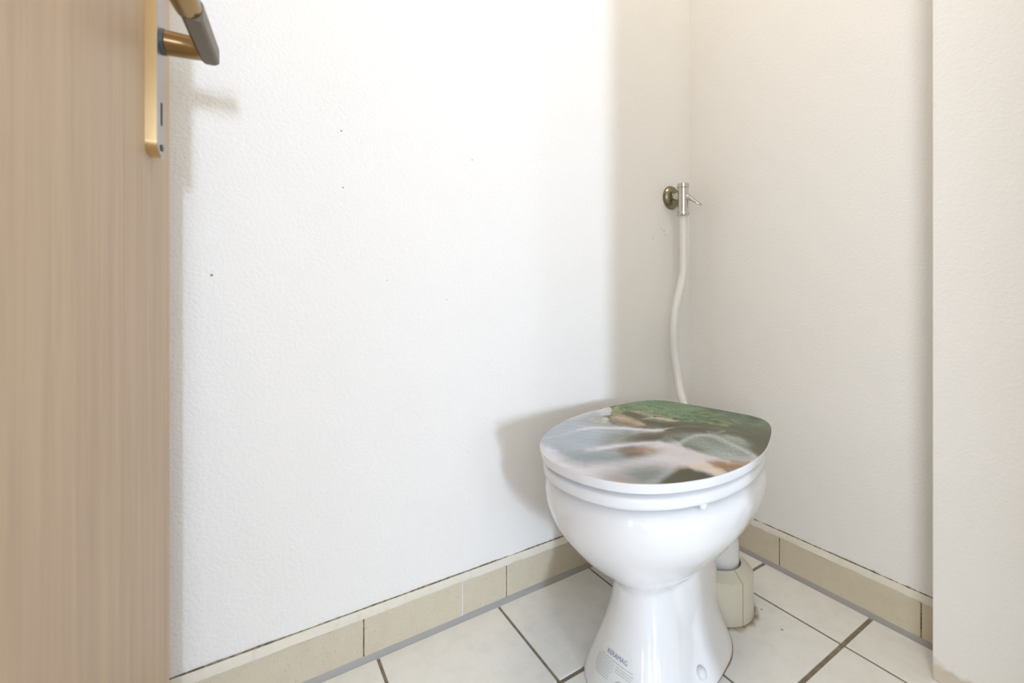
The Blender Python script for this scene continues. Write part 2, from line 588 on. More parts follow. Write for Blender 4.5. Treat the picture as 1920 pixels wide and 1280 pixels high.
def rounded_plate(bm, t0, t1, z0, z1, y0, y1, r=0.012, n=8):
    out = []
    for cx, cz, a in ((t1 - r, z1 - r, 0), (t0 + r, z1 - r, 90), (t0 + r, z0 + r, 180), (t1 - r, z0 + r, 270)):
        for q in range(n + 1):
            t = math.radians(a + 90 * q / n)
            out.append((cx + r * math.cos(t), cz + r * math.sin(t)))
    lo = [bm.verts.new((x, y0, z)) for x, z in out]
    hi = [bm.verts.new((x, y1, z)) for x, z in out]
    m_ = len(out)
    for q in range(m_):
        bm.faces.new((lo[q], lo[(q + 1) % m_], hi[(q + 1) % m_], hi[q]))
    bm.faces.new(lo)
    bm.faces.new(hi[::-1])


bm = bmesh.new()
rounded_plate(bm, T0, T1, PZ0, PZ1, 0.0, PT - 0.0006)
plate = sharp(door_ob('handle_plate', bm, BRASS.m, door), 40)
tag(plate, 'long champagne coloured handle plate')
bm = bmesh.new()
rounded_plate(bm, T0 + 0.0008, T1 - 0.0008, PZ0 + 0.0008, PZ1 - 0.0008, PT - 0.0008, PT)
sharp(door_ob('plate_face', bm, PLATEF.m, plate), 40)
bm = bmesh.new()
rounded_plate(bm, TX - 0.0025, TX + 0.0025, HZ - 0.080, HZ - 0.058, PT - 0.001, PT + 0.0002, 0.002, 4)
door_ob('key_slot', bm, HOLE.m, plate)
bm = bmesh.new()
bmesh.ops.create_cone(bm, cap_ends=True, segments=16, radius1=0.0034, radius2=0.0028, depth=0.0012,
                      matrix=Matrix.Translation((TX, PT + 0.0004, PZ0 + 0.009)) @ Matrix.Rotation(math.pi / 2, 4, 'X'))
add_box(bm, (TX - 0.0024, PT + 0.0008, PZ0 + 0.0086), (TX + 0.0024, PT + 0.0012, PZ0 + 0.0094))
door_ob('screw', bm, BLACKP.m, plate)
# the lever: ring, neck, grip that runs back along the leaf towards the hinge
V, F = lathe([(0.0105, 0), (0.0118, 0.0), (0.0118, 0.0030), (0.0110, 0.0036)], 28)
bm = bmesh.new()
vv = [bm.verts.new((TX + x, PT + z, HZ + y)) for x, y, z in V]
for f in F:
    bm.faces.new([vv[i] for i in f])
bm.faces.new([vv[i] for i in range(28 * 3, 28 * 4)])
lever_ring_bm = bm
path = [(TX, PT + 0.004, HZ), (TX, PT + 0.012, HZ), (TX, PT + 0.022, HZ), (TX + 0.0005, PT + 0.030, HZ), (TX + 0.002, PT + 0.0335, HZ + 0.001), (TX + 0.008, PT + 0.0345, HZ + 0.0015),
        (TX + 0.02, PT + 0.0347, HZ + 0.0015), (TX + 0.07, PT + 0.0347, HZ + 0.0015)]
path = catmull(path, 4)
V, F = tube(path, np.interp(np.linspace(0, 1, len(path)), [0, .3, .55, .75, 1], [0.0112, 0.0106, 0.0096, 0.0080, 0.0078]), 28)
bm = bmesh.new()
vv = [bm.verts.new(tuple(v)) for v in V]
for f in F:
    bm.faces.new([vv[i] for i in f])
lever = sharp(door_ob('lever_handle', bm, BRONZE.m, door, True), 50)
tag(lever, 'bronze lever handle')
sharp(door_ob('neck_ring', lever_ring_bm, BLACKP.m, lever), 40)


def grip_section(x, yo, yi, zc, hh, rb):
    """closed cross-section of the grip in the (Y, Z) plane at leaf distance x: flat underside, rounded top"""
    pts = [(yi, zc - hh + rb), (yi + rb, zc - hh), (yo - rb * .6, zc - hh), (yo, zc - hh + rb * .6),
           (yo, zc + hh * .5), (yo - 0.003, zc + hh * .85), ((yo + yi) / 2, zc + hh), (yi + 0.003, zc + hh * .85), (yi, zc + hh * .5)]
    return np.array([(x, y, z) for y, z in pts])


secs = []
for x, dy, sc in ((-0.010, 0.0035, 0.86), (-0.0045, 0.0, 0.98), (0.0, 0, 1), (0.02, 0, 1), (0.045, 0.0, 1), (0.072, 0.0, 1.0)):
    secs.append(grip_section(TX + x, PT + 0.0455 - dy, PT + 0.0295 + dy * .2, HZ, 0.0105 * sc, 0.003))
V, F = loft(secs)
bm = bmesh.new()
vv = [bm.verts.new(tuple(v)) for v in V]
for f in F:
    bm.faces.new([vv[i] for i in f])
grip = sharp(door_ob('lever_grip', bm, BRONZEF.m, lever), 40)
path = [(TX + 0.071, PT + 0.035, HZ), (TX + 0.080, PT + 0.0345, HZ), (TX + 0.10, PT + 0.033, HZ), (TX + 0.115, PT + 0.028, HZ), (TX + 0.12, PT + 0.02, HZ)]
V, F = tube(path, [0.0100, 0.0104, 0.0098, 0.0092, 0.0085], 24)
bm = bmesh.new()
vv = [bm.verts.new(tuple(v)) for v in V]
for f in F:
    bm.faces.new([vv[i] for i in f])
sharp(door_ob('lever_end', bm, BRONZE.m, lever, True), 50)

# ------------------------------------------------------------------ toilet
c14, s14 = math.cos(math.radians(14)), math.sin(math.radians(14))
toilet = empty('toilet', (0.785 * c14 - 0.388 * s14, 0.785 * s14 + 0.388 * c14, 0), math.radians(14))
tag(toilet, 'white ceramic toilet with a closed lid printed with a waterfall picture', 'toilet')
# local frame: x towards the wall (front is -x), y towards the left wall


def superloop(z, xf, xb, w, xm, n=96, pf=2.2, pb=3.0):
    out = []
    for q in np.linspace(0, 2 * np.pi, n, endpoint=False):
        cx, sx = math.cos(q), math.sin(q)
        Lx = (xb - xm) if cx > 0 else (xm - xf)
        p = pb if cx > 0 else pf
        out.append((xm + Lx * math.copysign(abs(cx) ** (2 / p), cx), w * math.copysign(abs(sx) ** (2 / p), sx), z))
    return np.array(out)


def interp_levels(L, step=0.006):
    A = np.array(L)[::-1]
    zs = np.append(np.arange(A[0, 0], A[-1, 0] - 1e-6, step), A[-1, 0])
    cols = []
    for i in range(1, A.shape[1]):
        # gentle spline through the levels
        cols.append(np.interp(zs, A[:, 0], A[:, i]))
    C = np.stack(cols, 1)
    for _ in range(3):
        C[1:-1] = 0.25 * C[:-2] + 0.5 * C[1:-1] + 0.25 * C[2:]
    return zs, C


def add_loft(bm, L, **kw):
    zs, C = interp_levels(L)
    V, F = loft([superloop(z, *c, **kw) for z, c in zip(zs, C)])
    vv = [bm.verts.new(tuple(v)) for v in V]
    for f in F:
        bm.faces.new([vv[i] for i in f])


BOWL = [(.3705, -.228, .185, .155, .0), (.3695, -.234, .19, .161, .0), (.3665, -.240, .197, .1665, .0), (.361, -.2435, .2, .170, .0), (.350, -.2455, .20, .172, .0), (.33, -.245, .2, .170, .0),
        (.305, -.238, .2, .163, .0), (.28, -.225, .2, .150, .01), (.255, -.205, .2, .134, .02), (.23, -.180, .195, .115, .02),
        (.205, -.150, .185, .093, .02), (.185, -.122, .165, .074, .02), (.168, -.104, .15, .060, .02), (.155, -.1, .13, .055, .02)]
COLUMN = [(.20, -.1, .06, .055, -.03), (.16, -.101, .06, .056, -.03), (.12, -.107, .06, .06, -.035), (.08, -.122, .06, .068, -.045),
          (.04, -.142, .05, .08, -.06), (-0.006, -.168, .04, .094, -.07)]
WEB = [(.22, -.06, .165, .066, .04), (.1, -.06, .165, .067, .04), (-.006, -.06, .165, .068, .04)]
FOOT = [(.17, -.03, .163, .063, .05), (.125, -.035, .165, .0655, .05), (.09, -.045, .167, .0695, .05), (.06, -.058, .169, .077, .045), (.035, -.075, .170, .089, .04),
        (.015, -.088, .171, .104, .035), (-.006, -.092, .171, .113, .035)]
bm = bmesh.new()
add_loft(bm, BOWL)
add_loft(bm, COLUMN, pb=3.5)
add_loft(bm, WEB, pf=4, pb=5)
add_loft(bm, FOOT, pf=2.4, pb=2.8)
tmp = bm_ob('tmp_body', bm, CERAMIC.m)
md = tmp.modifiers.new('r', 'REMESH')
md.mode = 'VOXEL'
md.voxel_size = 0.0032
md.adaptivity = 0.0
ms = tmp.modifiers.new('s', 'SMOOTH')
ms.factor = 0.5
ms.iterations = 22
dg = bpy.context.evaluated_depsgraph_get()
me = bpy.data.meshes.new_from_object(tmp.evaluated_get(dg))
bpy.data.objects.remove(tmp, do_unlink=True)
bm = bmesh.new()
bm.from_mesh(me)
body_bvh = BVHTree.FromBMesh(bm)
# keep the smooth normals of the whole body on both halves
bm.verts.ensure_lookup_table()
ZCUT = 0.150
for nm, keep_top in (('bowl', True), ('pedestal', False)):
    b2 = bm.copy()
    dead = [f for f in b2.faces if (f.calc_center_median().z >= ZCUT) != keep_top]
    bmesh.ops.delete(b2, geom=dead, context='FACES')
    m2 = bpy.data.meshes.new(nm)
    for f in b2.faces:
        f.smooth = True
    nor = [v.normal.copy() for v in b2.verts]
    b2.to_mesh(m2)
    b2.free()
    m2.materials.append(CERAMIC.m)
    m2.normals_split_custom_set_from_vertices([tuple(q) for q in nor])
    link(bpy.data.objects.new(nm, m2), toilet)
bm.free()

# lid outline: half profile (x, half width), front to back
HALF = [(-.262, 0.0), (-.261, .020), (-.254, .052), (-.238, .083), (-.211, .112), (-.176, .136), (-.125, .159), (-.06, .174), (0, .1785),
        (.05, .1765), (.11, .1675), (.17, .155), (.212, .141), (.238, .125), (.252, .105), (.2575, .078), (.259, .04), (.260, 0.0)]


def outline():
    h = catmull(HALF, 10)
    full = np.vstack([h, (h * [1, -1])[-2:0:-1]])
    # even spacing
    P = np.vstack([full, full[:1]])
    s = np.append(0, np.cumsum(np.linalg.norm(np.diff(P, axis=0), axis=1)))
    t = np.linspace(0, s[-1], 440, endpoint=False)
    return np.stack([np.interp(t, s, P[:, 0]), np.interp(t, s, P[:, 1])], 1)


OUT = outline()


def inset(d, z):
    t = np.roll(OUT, -1, 0) - np.roll(OUT, 1, 0)
    t /= np.linalg.norm(t, axis=1)[:, None]
    nrm = np.stack([t[:, 1], -t[:, 0]], 1)
    if (nrm * OUT).sum() > 0:
        nrm = -nrm
    q = OUT + nrm * d
    return np.column_stack([q, np.full(len(q), z)])


V, F = loft([inset(.014, .3762), inset(.0100, .3766), inset(.0080, .3785), inset(.0073, .382), inset(.0070, .390), inset(.0080, .3930),
             inset(.0100, .3945), inset(.0185, .3985), inset(.030, .4010), inset(.05, .4015)])
seat = sharp(mesh_ob('seat', V, F, SEATP.m, toilet), 40)
V, F = loft([inset(.030, .4045), inset(.012, .4040), inset(.0060, .4025), inset(.0038, .4032), inset(.0010, .4160), inset(.0012, .4176), inset(.0022, .4180)])
lid = sharp(mesh_ob('lid', V, F, SEATP.m, toilet), 40)
tag(lid, 'toilet lid printed with a waterfall and mossy rocks')

# ---- the picture printed on the lid: colours painted on a fine grid of the flat print

PRINT = [
    ('P',(178,186,193),[(-0.1995,-0.0754),(-0.2114,-0.0413),(-0.1862,0.0245),(-0.139,0.0581),(-0.1145,0.0573),(-0.1049,0.0177),(-0.0763,0.0085),(-0.0248,0.0032),(-0.1104,-0.0022),(-0.1645,-0.0241),(-0.2115,-0.0491)],0.0049),
    ('P',(170,168,160),[(-0.1524,0.0114),(-0.1322,0.0354),(-0.1099,0.0384),(-0.0817,0.0094),(-0.0399,0.0057),(-0.1108,-0.0007)],0.0073),
    ('S',(203,203,192),[(-0.1716,0.0174),(-0.1501,0.0368),(-0.1274,0.0515)],0.0049,0.0049,1),
    ('P',(116,142,104),[(-0.0923,0.0862),(-0.0423,0.1196),(0.0036,0.1336),(0.1135,0.1137),(0.2136,0.0834),(0.2274,0.0707),(0.1743,0.0654),(0.1168,0.0473),(0.0634,0.0369),(0.0356,0.0469),(0.0072,0.0616),(-0.027,0.0609),(-0.0703,0.0632)],0.0037),
    ('P',(97,113,90),[(0.1135,0.1137),(0.2247,0.0849),(0.2392,0.0637),(0.2234,0.0364),(0.1724,0.0386),(0.1131,0.0354),(0.0746,0.0417),(0.1029,0.0724)],0.0098),
    ('S',(134,166,120),[(-0.0282,0.0925),(-0.0039,0.0804),(0.0245,0.0678),(0.0431,0.0551)],0.0061,0.0061,0.8),
    ('S',(124,152,112),[(-0.0588,0.0884),(-0.0285,0.1018)],0.0037,0.0049,0.7),
    ('S',(100,142,122),[(0.0184,0.0792),(0.0435,0.0763)],0.0061,0.0049,0.8),
    ('S',(138,165,132),[(0.0563,0.0863),(0.0926,0.0849)],0.0037,0.0049,0.8),
    ('S',(178,176,96),[(0.0943,0.0732),(0.1198,0.0786)],0.0018,0.0037,0.8),
    ('S',(150,168,88),[(0.071,0.0446),(0.0915,0.044)],0.0024,0.0037,0.7),
    ('S',(176,176,98),[(0.1048,0.0408),(0.1377,0.0387)],0.0024,0.0037,0.8),
    ('S',(175,165,80),[(0.1555,0.0542),(0.1631,0.0486)],0.0024,0.0037,0.8),
    ('S',(150,160,100),[(0.1725,0.0498),(0.212,0.0424)],0.0012,0.0024,0.6),
    ('S',(120,140,100),[(0.1224,0.0657),(0.1817,0.0594)],0.0037,0.0073,0.5),
    ('P',(172,152,122),[(-0.0523,0.0595),(-0.0329,0.0641),(-0.0008,0.0586),(0.0155,0.0514),(-0.0154,0.0473),(-0.0379,0.0517)],0.0037),
    ('P',(186,176,152),[(-0.025,0.037),(-0.0088,0.0463),(0.0358,0.0487),(0.0495,0.0401),(0.0343,0.0347),(-0.0034,0.0381)],0.0037),
    ('P',(172,152,124),[(-0.0933,0.035),(-0.0738,0.0469),(-0.0445,0.0362),(-0.0182,0.0227),(-0.0252,0.0138),(-0.0503,0.0074),(-0.0714,0.0108),(-0.0873,0.0218)],0.0039),
    ('S',(205,190,165),[(-0.0812,0.0367),(-0.0528,0.0315)],0.0018,0.0024,0.7),
    ('S',(130,112,88),[(-0.0838,0.0206),(-0.0459,0.0158)],0.0015,0.0024,0.7),
    ('P',(152,154,112),[(-0.0948,0.0599),(-0.0851,0.0804),(-0.0681,0.0555),(-0.0713,0.0454),(-0.0896,0.0392)],0.0024),
    ('P',(216,213,206),[(-0.1247,0.0459),(-0.116,0.0633),(-0.1032,0.0714),(-0.0948,0.0599),(-0.0944,0.0404),(-0.1117,0.0363)],0.0024),
    ('P',(204,202,188),[(-0.1097,0.024),(-0.1016,0.0321),(-0.0936,0.0261),(-0.0985,0.0136),(-0.1076,0.0157)],0.0024),
    ('S',(150,152,110),[(-0.0906,0.0447),(-0.0704,0.0474)],0.0018,0.0024,0.8),
    ('G',(200,186,160),(-0.0659,0.0315),0.0165,0.0037,0.8,0.25),
    ('G',(190,172,142),(-0.0414,0.0245),0.0165,0.0033,0.7,0.25),
    ('G',(136,116,90),(-0.0552,0.0145),0.0188,0.0037,0.8,0.1),
    ('G',(140,122,98),(-0.0774,0.0214),0.0094,0.0042,0.7,0.3),
    ('G',(206,188,158),(-0.0254,0.0201),0.0094,0.0025,0.7,0.3),
    ('G',(196,180,150),(-0.0383,0.0575),0.0188,0.0023,0.7,0.15),
    ('G',(140,120,94),(-0.0043,0.0525),0.0165,0.0022,0.7,0.1),
    ('G',(148,128,100),(-0.0267,0.0532),0.0141,0.002,0.6,0.2),
    ('G',(206,198,178),(0.0117,0.0419),0.0259,0.0025,0.7,0.12),
    ('G',(150,136,112),(0.0028,0.0338),0.0282,0.0022,0.7,0.1),
    ('G',(232,230,226),(-0.1164,0.055),0.0082,0.003,0.8,-0.3),
    ('G',(188,184,176),(-0.1022,0.0451),0.0071,0.003,0.8,-0.2),
    ('G',(196,194,188),(-0.118,0.0429),0.0059,0.0027,0.7,0),
    ('G',(176,172,140),(-0.0869,0.0693),0.0071,0.0033,0.7,-0.3),
    ('G',(128,126,88),(-0.0826,0.0515),0.0082,0.003,0.7,0),
    ('G',(180,176,164),(-0.1032,0.0197),0.0071,0.0023,0.7,0),
    ('G',(68,87,62),(0.0082,0.0823),0.0074,0.0019,0.51,0.12),
    ('G',(128,151,109),(0.104,0.0699),0.0047,0.0029,0.61,0.12),
    ('G',(107,146,113),(-0.0126,0.0831),0.0123,0.0017,0.76,0.12),
    ('G',(150,156,94),(0.0156,0.0741),0.0056,0.0031,0.79,0.12),
    ('G',(63,79,60),(0.1813,0.0459),0.0113,0.0025,0.66,0.12),
    ('G',(81,98,66),(0.012,0.0754),0.0033,0.0038,0.85,0.12),
    ('G',(75,91,61),(0.1034,0.0695),0.0084,0.0037,0.84,0.12),
    ('G',(76,92,62),(0.0906,0.0653),0.0069,0.002,0.62,0.12),
    ('G',(119,141,101),(0.1834,0.0764),0.0073,0.004,0.71,0.12),
    ('G',(137,142,85),(0.1276,0.0531),0.0129,0.0021,0.67,0.12),
    ('G',(82,99,66),(-0.0031,0.0588),0.0043,0.0027,0.74,0.12),
    ('G',(135,154,129),(0.13,0.0726),0.0034,0.0018,0.59,0.12),
    ('G',(93,126,98),(0.1612,0.0555),0.0036,0.0038,0.62,0.12),
    ('G',(77,97,73),(-0.0607,0.073),0.0118,0.0039,0.79,0.12),
    ('G',(67,82,55),(0.2247,0.0753),0.0058,0.002,0.76,0.12),
    ('G',(63,79,59),(0.1833,0.0462),0.0055,0.0021,0.68,0.12),
    ('G',(155,161,96),(-0.0242,0.0706),0.0059,0.0017,0.52,0.12),
    ('G',(152,173,144),(-0.0134,0.0527),0.0129,0.003,0.68,0.12),
    ('G',(74,93,70),(-0.002,0.047),0.003,0.0018,0.57,0.12),
    ('G',(124,146,105),(0.143,0.074),0.0081,0.003,0.63,0.12),
    ('G',(85,103,69),(-0.0551,0.0512),0.0105,0.0026,0.9,0.12),
    ('G',(64,82,59),(0.0831,0.0727),0.0076,0.0022,0.68,0.12),
    ('G',(96,130,101),(0.1308,0.0634),0.0076,0.0017,0.6,0.12),
    ('G',(106,143,111),(0.01,0.0773),0.0068,0.0023,0.63,0.12),
    ('G',(62,78,59),(0.2004,0.0653),0.0128,0.0026,0.86,0.12),
    ('G',(124,147,106),(0.1282,0.0498),0.0076,0.0019,0.58,0.12),
    ('G',(129,134,80),(0.1861,0.0451),0.0059,0.0032,0.82,0.12),
    ('G',(96,130,101),(0.1247,0.049),0.0093,0.0033,0.61,0.12),
    ('G',(62,78,58),(0.198,0.0431),0.0114,0.0023,0.75,0.12),
    ('G',(153,159,95),(-0.0066,0.0694),0.0105,0.0023,0.84,0.12),
    ('G',(103,127,87),(0.1885,0.0523),0.0084,0.0034,0.87,0.12),
    ('G',(152,158,95),(0.0026,0.0873),0.0025,0.0037,0.55,0.12),
    ('G',(92,124,96),(0.1709,0.0493),0.0082,0.0037,0.58,0.12),
    ('G',(109,134,92),(0.139,0.0669),0.012,0.0027,0.53,0.12),
    ('G',(72,88,59),(0.1489,0.0752),0.0088,0.002,0.65,0.12),
    ('G',(121,142,103),(0.1632,0.0588),0.0055,0.0025,0.53,0.12),
    ('G',(88,119,93),(0.2164,0.0597),0.0107,0.0024,0.59,0.12),
    ('G',(69,87,66),(0.0795,0.0441),0.0032,0.0038,0.82,0.12),
    ('G',(66,84,60),(0.0447,0.0432),0.0114,0.0035,0.53,0.12),
    ('G',(69,83,56),(0.1999,0.0697),0.0122,0.0028,0.55,0.12),
    ('G',(140,145,87),(0.1057,0.0665),0.0042,0.002,0.7,0.12),
    ('G',(135,159,114),(0.0389,0.0616),0.0099,0.0017,0.62,0.12),
    ('G',(112,139,95),(0.1006,0.0621),0.0079,0.0029,0.66,0.12),
    ('G',(149,155,93),(0.0262,0.0756),0.0128,0.0031,0.77,0.12),
    ('G',(110,136,93),(0.1213,0.0683),0.0106,0.003,0.87,0.12),
    ('G',(113,140,95),(0.0899,0.0642),0.0065,0.0023,0.74,0.12),
    ('G',(56,72,51),(0.2255,0.0634),0.0032,0.002,0.82,0.12),
    ('G',(151,172,144),(-0.0109,0.0477),0.0044,0.0035,0.77,0.12),
    ('G',(128,133,80),(0.2026,0.0741),0.0058,0.0025,0.57,0.12),
    ('G',(62,78,59),(0.1934,0.0551),0.0108,0.0036,0.88,0.12),
    ('G',(123,152,104),(-0.017,0.0613),0.0094,0.004,0.53,0.12),
    ('G',(127,132,79),(0.1982,0.0421),0.0093,0.0032,0.8,0.12),
    ('G',(74,89,60),(0.1177,0.0485),0.0114,0.0033,0.85,0.12),
    ('G',(106,144,111),(0.0079,0.0647),0.0056,0.0022,0.63,0.12),
    ('G',(62,79,56),(0.1183,0.0426),0.0077,0.0039,0.63,0.12),
    ('G',(77,93,63),(0.0685,0.0589),0.0043,0.0029,0.78,0.12),
    ('G',(62,79,57),(0.1222,0.0662),0.009,0.002,0.53,0.12),
    ('G',(124,141,117),(0.2106,0.042),0.0087,0.0024,0.54,0.12),
    ('G',(120,149,101),(0.015,0.0764),0.0118,0.0035,0.56,0.12),
    ('G',(138,162,117),(0.0085,0.0732),0.0041,0.0035,0.77,0.12),
    ('G',(75,91,61),(0.0966,0.0442),0.0025,0.0022,0.8,0.12),
    ('G',(74,93,70),(-0.0025,0.0457),0.0036,0.0018,0.9,0.12),
    ('G',(149,155,93),(0.0226,0.0477),0.0101,0.0032,0.88,0.12),
    ('G',(127,145,121),(0.1902,0.0512),0.0097,0.0034,0.72,0.12),
    ('G',(76,92,62),(0.0914,0.0761),0.0075,0.0018,0.57,0.12),
    ('G',(58,74,53),(0.197,0.0676),0.008,0.0024,0.66,0.12),
    ('G',(140,165,119),(-0.0134,0.0853),0.0053,0.0032,0.62,0.12),
    ('G',(64,80,61),(0.1762,0.075),0.0113,0.0036,0.59,0.12),
    ('G',(140,145,87),(0.1032,0.0624),0.0117,0.0027,0.79,0.12),
    ('G',(58,74,53),(0.1884,0.0524),0.0059,0.0021,0.71,0.12),
    ('G',(151,172,143),(-0.0077,0.0658),0.0056,0.0032,0.86,0.12),
    ('G',(97,131,102),(0.1219,0.0797),0.0051,0.0037,0.76,0.12),
    ('G',(147,167,139),(0.028,0.0474),0.0109,0.0019,0.59,0.12),
    ('G',(135,160,115),(0.0339,0.081),0.0088,0.0029,0.89,0.12),
    ('G',(134,158,114),(0.0458,0.0815),0.0076,0.0029,0.74,0.12),
    ('G',(73,92,69),(0.0124,0.0775),0.0059,0.0031,0.56,0.12),
    ('G',(136,160,115),(0.0299,0.0633),0.0031,0.0022,0.61,0.12),
    ('G',(115,135,97),(0.2073,0.0451),0.0025,0.0033,0.59,0.12),
    ('G',(149,170,141),(0.011,0.0541),0.011,0.0024,0.66,0.12),
    ('G',(62,79,57),(0.1234,0.0798),0.0076,0.0018,0.7,0.12),
    ('G',(76,92,62),(0.0894,0.0595),0.0107,0.0033,0.67,0.12),
    ('G',(69,88,63),(-0.0119,0.0873),0.0122,0.0023,0.8,0.12),
    ('G',(65,83,60),(0.0589,0.0575),0.0058,0.0031,0.6,0.12),
    ('G',(76,92,62),(0.0952,0.0814),0.0088,0.0032,0.76,0.12),
    ('G',(138,143,86),(0.1223,0.0683),0.0089,0.0033,0.87,0.12),
    ('G',(120,149,101),(0.0136,0.0768),0.0104,0.0032,0.5,0.12),
    ('G',(68,85,64),(0.111,0.0732),0.0049,0.0036,0.55,0.12),
    ('G',(125,130,78),(0.2224,0.0651),0.012,0.0018,0.84,0.12),
    ('G',(140,165,119),(-0.0104,0.0554),0.0104,0.0035,0.77,0.12),
    ('G',(148,169,141),(0.0156,0.06),0.0101,0.0035,0.84,0.12),
    ('G',(87,119,92),(0.229,0.0697),0.0029,0.0018,0.56,0.12),
    ('G',(68,82,55),(0.2028,0.044),0.0098,0.0032,0.84,0.12),
    ('G',(156,162,97),(-0.0351,0.0796),0.0065,0.0031,0.7,0.12),
    ('G',(66,85,61),(0.0348,0.0665),0.0112,0.0034,0.52,0.12),
    ('G',(108,146,114),(-0.019,0.078),0.0062,0.0037,0.88,0.12),
    ('G',(66,83,62),(0.14,0.0648),0.0124,0.0021,0.64,0.12),
    ('G',(114,134,97),(0.2268,0.0679),0.0036,0.0024,0.78,0.12),
    ('G',(135,159,115),(0.0337,0.0618),0.0124,0.0035,0.82,0.12),
    ('G',(123,152,104),(-0.0151,0.044),0.0061,0.0017,0.78,0.12),
    ('G',(64,82,59),(0.07,0.0527),0.0046,0.0024,0.74,0.12),
    ('G',(158,164,98),(-0.0524,0.0863),0.0127,0.0029,0.57,0.12),
    ('G',(126,148,107),(0.1195,0.0571),0.01,0.0017,0.67,0.12),
    ('G',(120,141,102),(0.1784,0.0729),0.0038,0.0031,0.59,0.12),
    ('G',(132,150,125),(0.1553,0.0584),0.0042,0.0025,0.77,0.12),
    ('G',(139,158,132),(0.0958,0.0442),0.0051,0.0024,0.72,0.12),
    ('G',(98,133,103),(0.1016,0.0669),0.0076,0.0036,0.53,0.12),
    ('G',(137,143,86),(0.1281,0.0728),0.0039,0.0033,0.74,0.12),
    ('G',(77,96,73),(-0.0502,0.0518),0.0099,0.0018,0.83,0.12),
    ('G',(141,166,119),(-0.0203,0.0801),0.0055,0.0037,0.61,0.12),
    ('G',(125,147,106),(0.1254,0.051),0.0118,0.0023,0.67,0.12),
    ('G',(157,179,149),(-0.0673,0.0651),0.0031,0.0027,0.53,0.12),
    ('G',(77,94,63),(0.0621,0.0463),0.0045,0.0032,0.58,0.12),
    ('G',(75,94,71),(-0.0127,0.0555),0.0129,0.0017,0.5,0.12),
    ('G',(67,86,61),(0.0246,0.063),0.003,0.0029,0.64,0.12),
    ('G',(140,165,119),(-0.0139,0.0787),0.0097,0.0018,0.67,0.12),
    ('G',(153,174,145),(-0.0249,0.0838),0.0078,0.0032,0.55,0.12),
    ('G',(67,85,64),(0.1113,0.0581),0.0087,0.0017,0.52,0.12),
    ('G',(80,97,65),(0.0183,0.0579),0.0086,0.0039,0.56,0.12),
    ('G',(117,145,99),(0.0466,0.0649),0.0042,0.0028,0.76,0.12),
    ('G',(98,133,103),(0.0995,0.0584),0.0051,0.003,0.73,0.12),
    ('G',(137,156,130),(0.1137,0.0536),0.0041,0.002,0.88,0.12),
    ('G',(104,128,87),(0.1829,0.0518),0.0089,0.0023,0.84,0.12),
    ('G',(107,146,113),(-0.0148,0.0836),0.0108,0.0024,0.83,0.12),
    ('G',(82,99,67),(-0.0113,0.0835),0.0027,0.0017,0.85,0.12),
    ('G',(159,165,99),(-0.0666,0.0594),0.0047,0.0022,0.89,0.12),
    ('G',(116,144,98),(0.0574,0.0738),0.0124,0.0027,0.7,0.12),
    ('G',(147,153,92),(0.043,0.0834),0.0029,0.0017,0.9,0.12),
    ('G',(101,137,106),(0.0662,0.053),0.0127,0.0025,0.64,0.12),
    ('G',(134,152,127),(0.1466,0.08),0.0034,0.0025,0.59,0.12),
    ('G',(71,90,68),(0.0427,0.0602),0.0065,0.0019,0.66,0.12),
    ('G',(82,99,66),(0.0,0.0863),0.0034,0.002,0.68,0.12),
    ('G',(66,84,60),(0.0404,0.047),0.0057,0.0032,0.86,0.12),
    ('G',(71,89,67),(0.0539,0.0464),0.0108,0.0025,0.65,0.12),
    ('G',(113,140,95),(0.0942,0.0794),0.007,0.0033,0.85,0.12),
    ('G',(62,80,57),(0.1081,0.0566),0.0054,0.0024,0.51,0.12),
    ('G',(90,122,95),(0.1915,0.0542),0.0089,0.0035,0.59,0.12),
    ('G',(113,139,95),(0.0887,0.0456),0.0068,0.0036,0.55,0.12),
    ('G',(58,74,53),(0.1989,0.0769),0.0104,0.0028,0.8,0.12),
    ('G',(148,168,140),(0.0224,0.0798),0.004,0.0029,0.88,0.12),
    ('G',(102,126,86),(0.1958,0.0425),0.0105,0.0035,0.89,0.12),
    ('G',(125,143,119),(0.2031,0.0501),0.0089,0.0036,0.88,0.12),
    ('G',(56,72,51),(0.2283,0.0746),0.005,0.0031,0.57,0.12),
    ('G',(125,147,106),(0.134,0.0733),0.0072,0.0033,0.73,0.12),
    ('G',(108,147,114),(-0.0261,0.0889),0.0105,0.002,0.83,0.12),
    ('G',(70,84,57),(0.1818,0.0564),0.0108,0.0032,0.51,0.12),
    ('G',(109,148,115),(-0.0316,0.055),0.0047,0.0035,0.53,0.12),
    ('G',(126,148,107),(0.1244,0.0738),0.0114,0.0029,0.58,0.12),
    ('G',(124,142,118),(0.2143,0.0581),0.006,0.003,0.73,0.12),
    ('G',(133,151,126),(0.1414,0.0452),0.0093,0.0033,0.75,0.12),
    ('G',(148,169,141),(0.0174,0.084),0.0119,0.0018,0.81,0.12),
    ('G',(78,80,62),(0.0138,-0.0046),0.0105,0.0025,0.55,0.1),
    ('G',(78,80,62),(0.0137,-0.0091),0.0147,0.0033,0.55,0.1),
    ('G',(126,122,102),(0.1696,0.0165),0.0107,0.0024,0.55,0.1),
    ('G',(78,80,62),(0.1515,0.0326),0.0067,0.0026,0.55,0.1),
    ('G',(126,122,102),(0.181,0.024),0.009,0.0029,0.55,0.1),
    ('G',(98,108,84),(0.0509,0.0028),0.0114,0.0022,0.55,0.1),
    ('G',(98,108,84),(0.1472,0.0262),0.0139,0.0033,0.55,0.1),
    ('G',(116,114,92),(0.0248,0.0036),0.0157,0.0039,0.55,0.1),
    ('G',(116,114,92),(0.1469,0.0241),0.0124,0.003,0.55,0.1),
